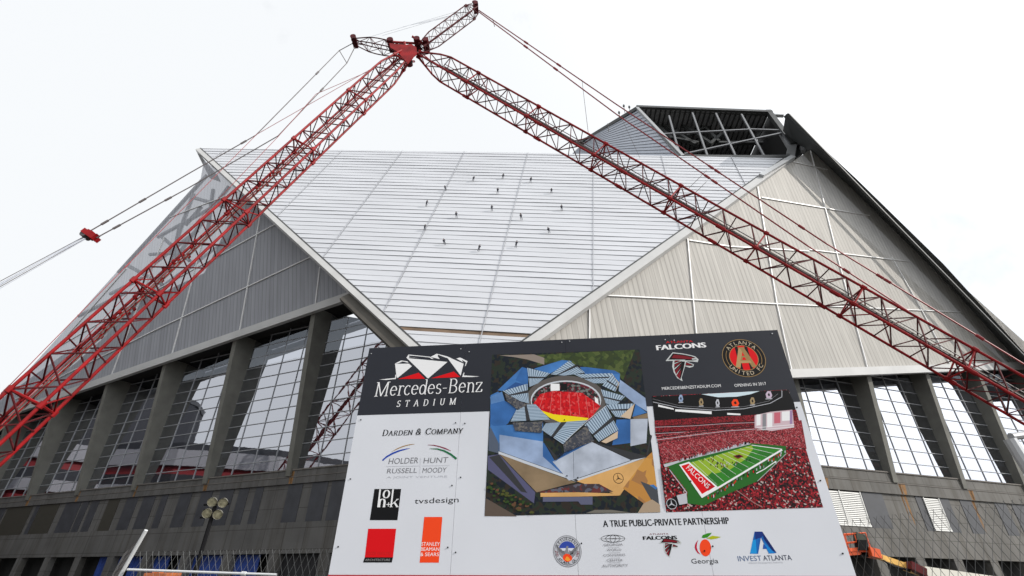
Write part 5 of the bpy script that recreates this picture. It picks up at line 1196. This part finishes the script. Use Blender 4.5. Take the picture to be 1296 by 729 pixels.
for a in range(0, 360, 20):
    f = lambda t, r_: (c_[0] + r_ * math.cos(R(t)), c_[1] + r_ * math.sin(R(t))); ip.p2([f(a, .05), f(a + 20, .05), f(a + 20, .044), f(a, .044)], k_lg)
for a in (90, 210, 330):
    f = lambda t, r_: (c_[0] + r_ * math.cos(R(t)), c_[1] + r_ * math.sin(R(t))); ip.p2([f(a, .046), f(a + 90, .007), f(a - 90, .007)], k_lg)
ip.stroke(I1, [(370, 640), (440, 690), (470, 705)], .008, PK("aisle_brown", (.3, .16, .15)))
ip.done("interior_picture")

# ------------------------------------------------------------------ chain-link fences
wire = mat("galvanised_wire", (.10, .10, .10), .45, metal=.5); wire_l = mat("bright_wire", (.17, .175, .175), .45, metal=.4); pipe = mat("fence_pipe", (.62, .63, .64), .35, metal=.2)
def mesh_part(origin, ux, outline, cell, r, m_, par, name="mesh"):
    """two families of crossing wires clipped to an outline given in (along, height)"""
    b = MB(); n = ux.cross(Z).normalized()
    def clipseg(p, d):
        lo, hi = -50, 50; k = len(outline); area = sum(outline[i][0] * outline[(i + 1) % k][1] - outline[(i + 1) % k][0] * outline[i][1] for i in range(k))
        for i in range(k):
            a, c = outline[i], outline[(i + 1) % k]; ex, ey = c[0] - a[0], c[1] - a[1]; s_ = 1 if area > 0 else -1
            nx, ny = -ey * s_, ex * s_; den = nx * d[0] + ny * d[1]; num = nx * (p[0] - a[0]) + ny * (p[1] - a[1])
            if abs(den) < 1e-9:
                if num < 0: return None
            elif den > 0: lo = max(lo, -num / den)
            else: hi = min(hi, -num / den)
        return (lo, hi) if lo < hi else None
    x0 = min(p[0] for p in outline); x1 = max(p[0] for p in outline); y0 = min(p[1] for p in outline); y1 = max(p[1] for p in outline)
    for sg, off in ((1, .0015), (-1, -.0015)):
        k = x0 - (y1 - y0) * .8 - 1
        while k < x1 + (y1 - y0) * .8 + 1:
            d = (.45 * sg, 1); cs = clipseg((k, y0), d)
            if cs:
                st_ = 6; P = []
                for i in range(st_ + 1):
                    t = cs[0] + (cs[1] - cs[0]) * i / st_; x, y = k + d[0] * t, y0 + d[1] * t
                    P.append(origin + ux * (x + .006 * math.sin(y * 7 + k * 3)) + Z * y + n * (off + .02 * math.sin(x * 2.3 + y * 1.7)))
                b.path(P, r, 3, m_)
            k += cell
    return b.build(name, None, par)
fo = SO - SN * .22; fo = Vector((fo.x, fo.y, 0)); fux = Vector((SU.x, SU.y, 0)).normalized(); fn_ = fux.cross(Z)
def fuv(px, py): p = on_plane(px, py, fo, fn_); return ((p - fo).dot(fux), p.z)
fr = thing("chain_link_fence", "chain-link fence with a ragged untied top edge right of the sign", "fence", fo + fux * 5.6)
a_, b_ = fuv(1062, 668), fuv(1140, 640); c_2, d_2 = fuv(1220, 616), fuv(1300, 596)
o_pts = [(a_[0] - .5, .05), (d_2[0] + 2.0, .05), (d_2[0] + 2.0, d_2[1] + .1), d_2, c_2, b_, (a_[0] - .5, a_[1] - .05)]
mesh_part(fo, fux, [(a_[0] - .5, .05), (d_2[0] + 2.0, .05), (d_2[0] + 2.0, d_2[1]), (a_[0] - .5, a_[1])], .074, .0021, wire, fr)
m = MB()
for x in (4.95, 7.95): m.tube(fo + fux * x - fn_ * -.05, fo + fux * x + fn_ * .05 + Z * (1.55 if x < 5 else 2.6), .03, 8, pipe)
m.build("post", None, fr)
fl = thing("chain_link_fence", "chain-link fence with a white pipe rail left of the sign", "fence", fo - fux * 1)
e0, e1 = fuv(166, 722), fuv(425, 729)
tl, tr_ = fuv(166, 698), fuv(425, 694)
mesh_part(fo, fux, [(e0[0] - .0, .05), (.0, .05), (.0, tr_[1]), (e0[0], tl[1])], .074, .0016, wire_l, fl)
pL, pR = fuv(164, 721), fuv(352, 727.5)
m = MB(); m.tube(fo + fux * pL[0] + Z * pL[1] + fn_ * .03, fo + fux * pR[0] + Z * pR[1] + fn_ * .03, .012, 8, pipe, cap=True); q_ = fuv(310, 726); m.tube(fo + fux * (q_[0] - .02) + Z * q_[1] + fn_ * .03, fo + fux * (q_[0] + .03) + Z * (q_[1] - .001) + fn_ * .03, .02, 8, pipe, cap=True)
m.build("rail", None, fl)
m = MB(); m.tube(fo + fux * (pR[0] + .02), fo + fux * (pR[0] + .02) + Z * (pR[1] - .02), .03, 8, pipe); m.build("post", None, fl)
gp = on_plane(152, 729, fo, fn_); gt = on_plane(185, 671, fo - Vector((0, .1, 0)), fn_)
gl_ = thing("fence_panel", "tilted chain-link panel with a pale leaning post at the bottom left", "fence", Vector((gp.x, gp.y, 0)))
gd = (gt - gp).normalized(); foot = gp - gd * (gp.z / gd.z)
m = MB(); m.tube(foot, gt, .019, 8, pipe, cap=True); m.build("post", None, gl_)
away = Vector((-.62, .8, 0)).normalized()
P0 = Vector((gp.x, gp.y, 0)); gx = (gt - gp).dot(away)
b = MB(); ht = gt.z - .05
for k in range(-40, 30):
    for sg in (1, -1):
        A = None
        pts = []
        for i in range(8):
            z_ = .05 + (ht - .05) * i / 7; al = k * .075 + sg * .45 * z_
            if 0.0 <= al <= 1.9: 
                base_pt = foot + gd * ((z_ - foot.z) / gd.z); pts.append(Vector((base_pt.x, base_pt.y, z_)) + away * al - Z * (al * .06))
        if len(pts) > 1: b.path(pts, .0019, 3, wire)
b.build("mesh", None, gl_)

# second crane standing left of the frame: its boom is what the window nearest the sign mirrors
def mirror_pt(px, py, k):
    n = WALL['l'][1]; p = on_plane(px, py, C0 - n * .9, n); d = (p - EYE).normalized(); return p + (d - n * 2 * d.dot(n)) * k
q0, q1 = mirror_pt(398, 560, 96), mirror_pt(492, 440, 96); dq = (q1 - q0).normalized(); q00 = q0 - dq * ((q0.z - 2.5) / dq.z); q11 = q0 + dq * 50
c2 = thing("lattice_crane", "second dark lattice crane, only mirrored in the window left of the sign", "crane", Vector((q00.x, q00.y, 0)))
lattice("boom", q00, q11, 6.0, 6.0, 4.2, .34, .17, 8, 8, c2, m1=dkred, m2=dkred, joint=7)
m = MB(); m.abox(q00.x - 9, q00.x + 2, q00.y - 3, q00.y + 3, 1.6, 4.6, dkred); m.build("upper_works", None, c2)
for s_ in (-4, 4):
    m = MB(); m.abox(q00.x - 8, q00.x + 4, q00.y + s_ - .8, q00.y + s_ + .8, 0, 1.6, cable); m.build("crawler_track", None, c2)
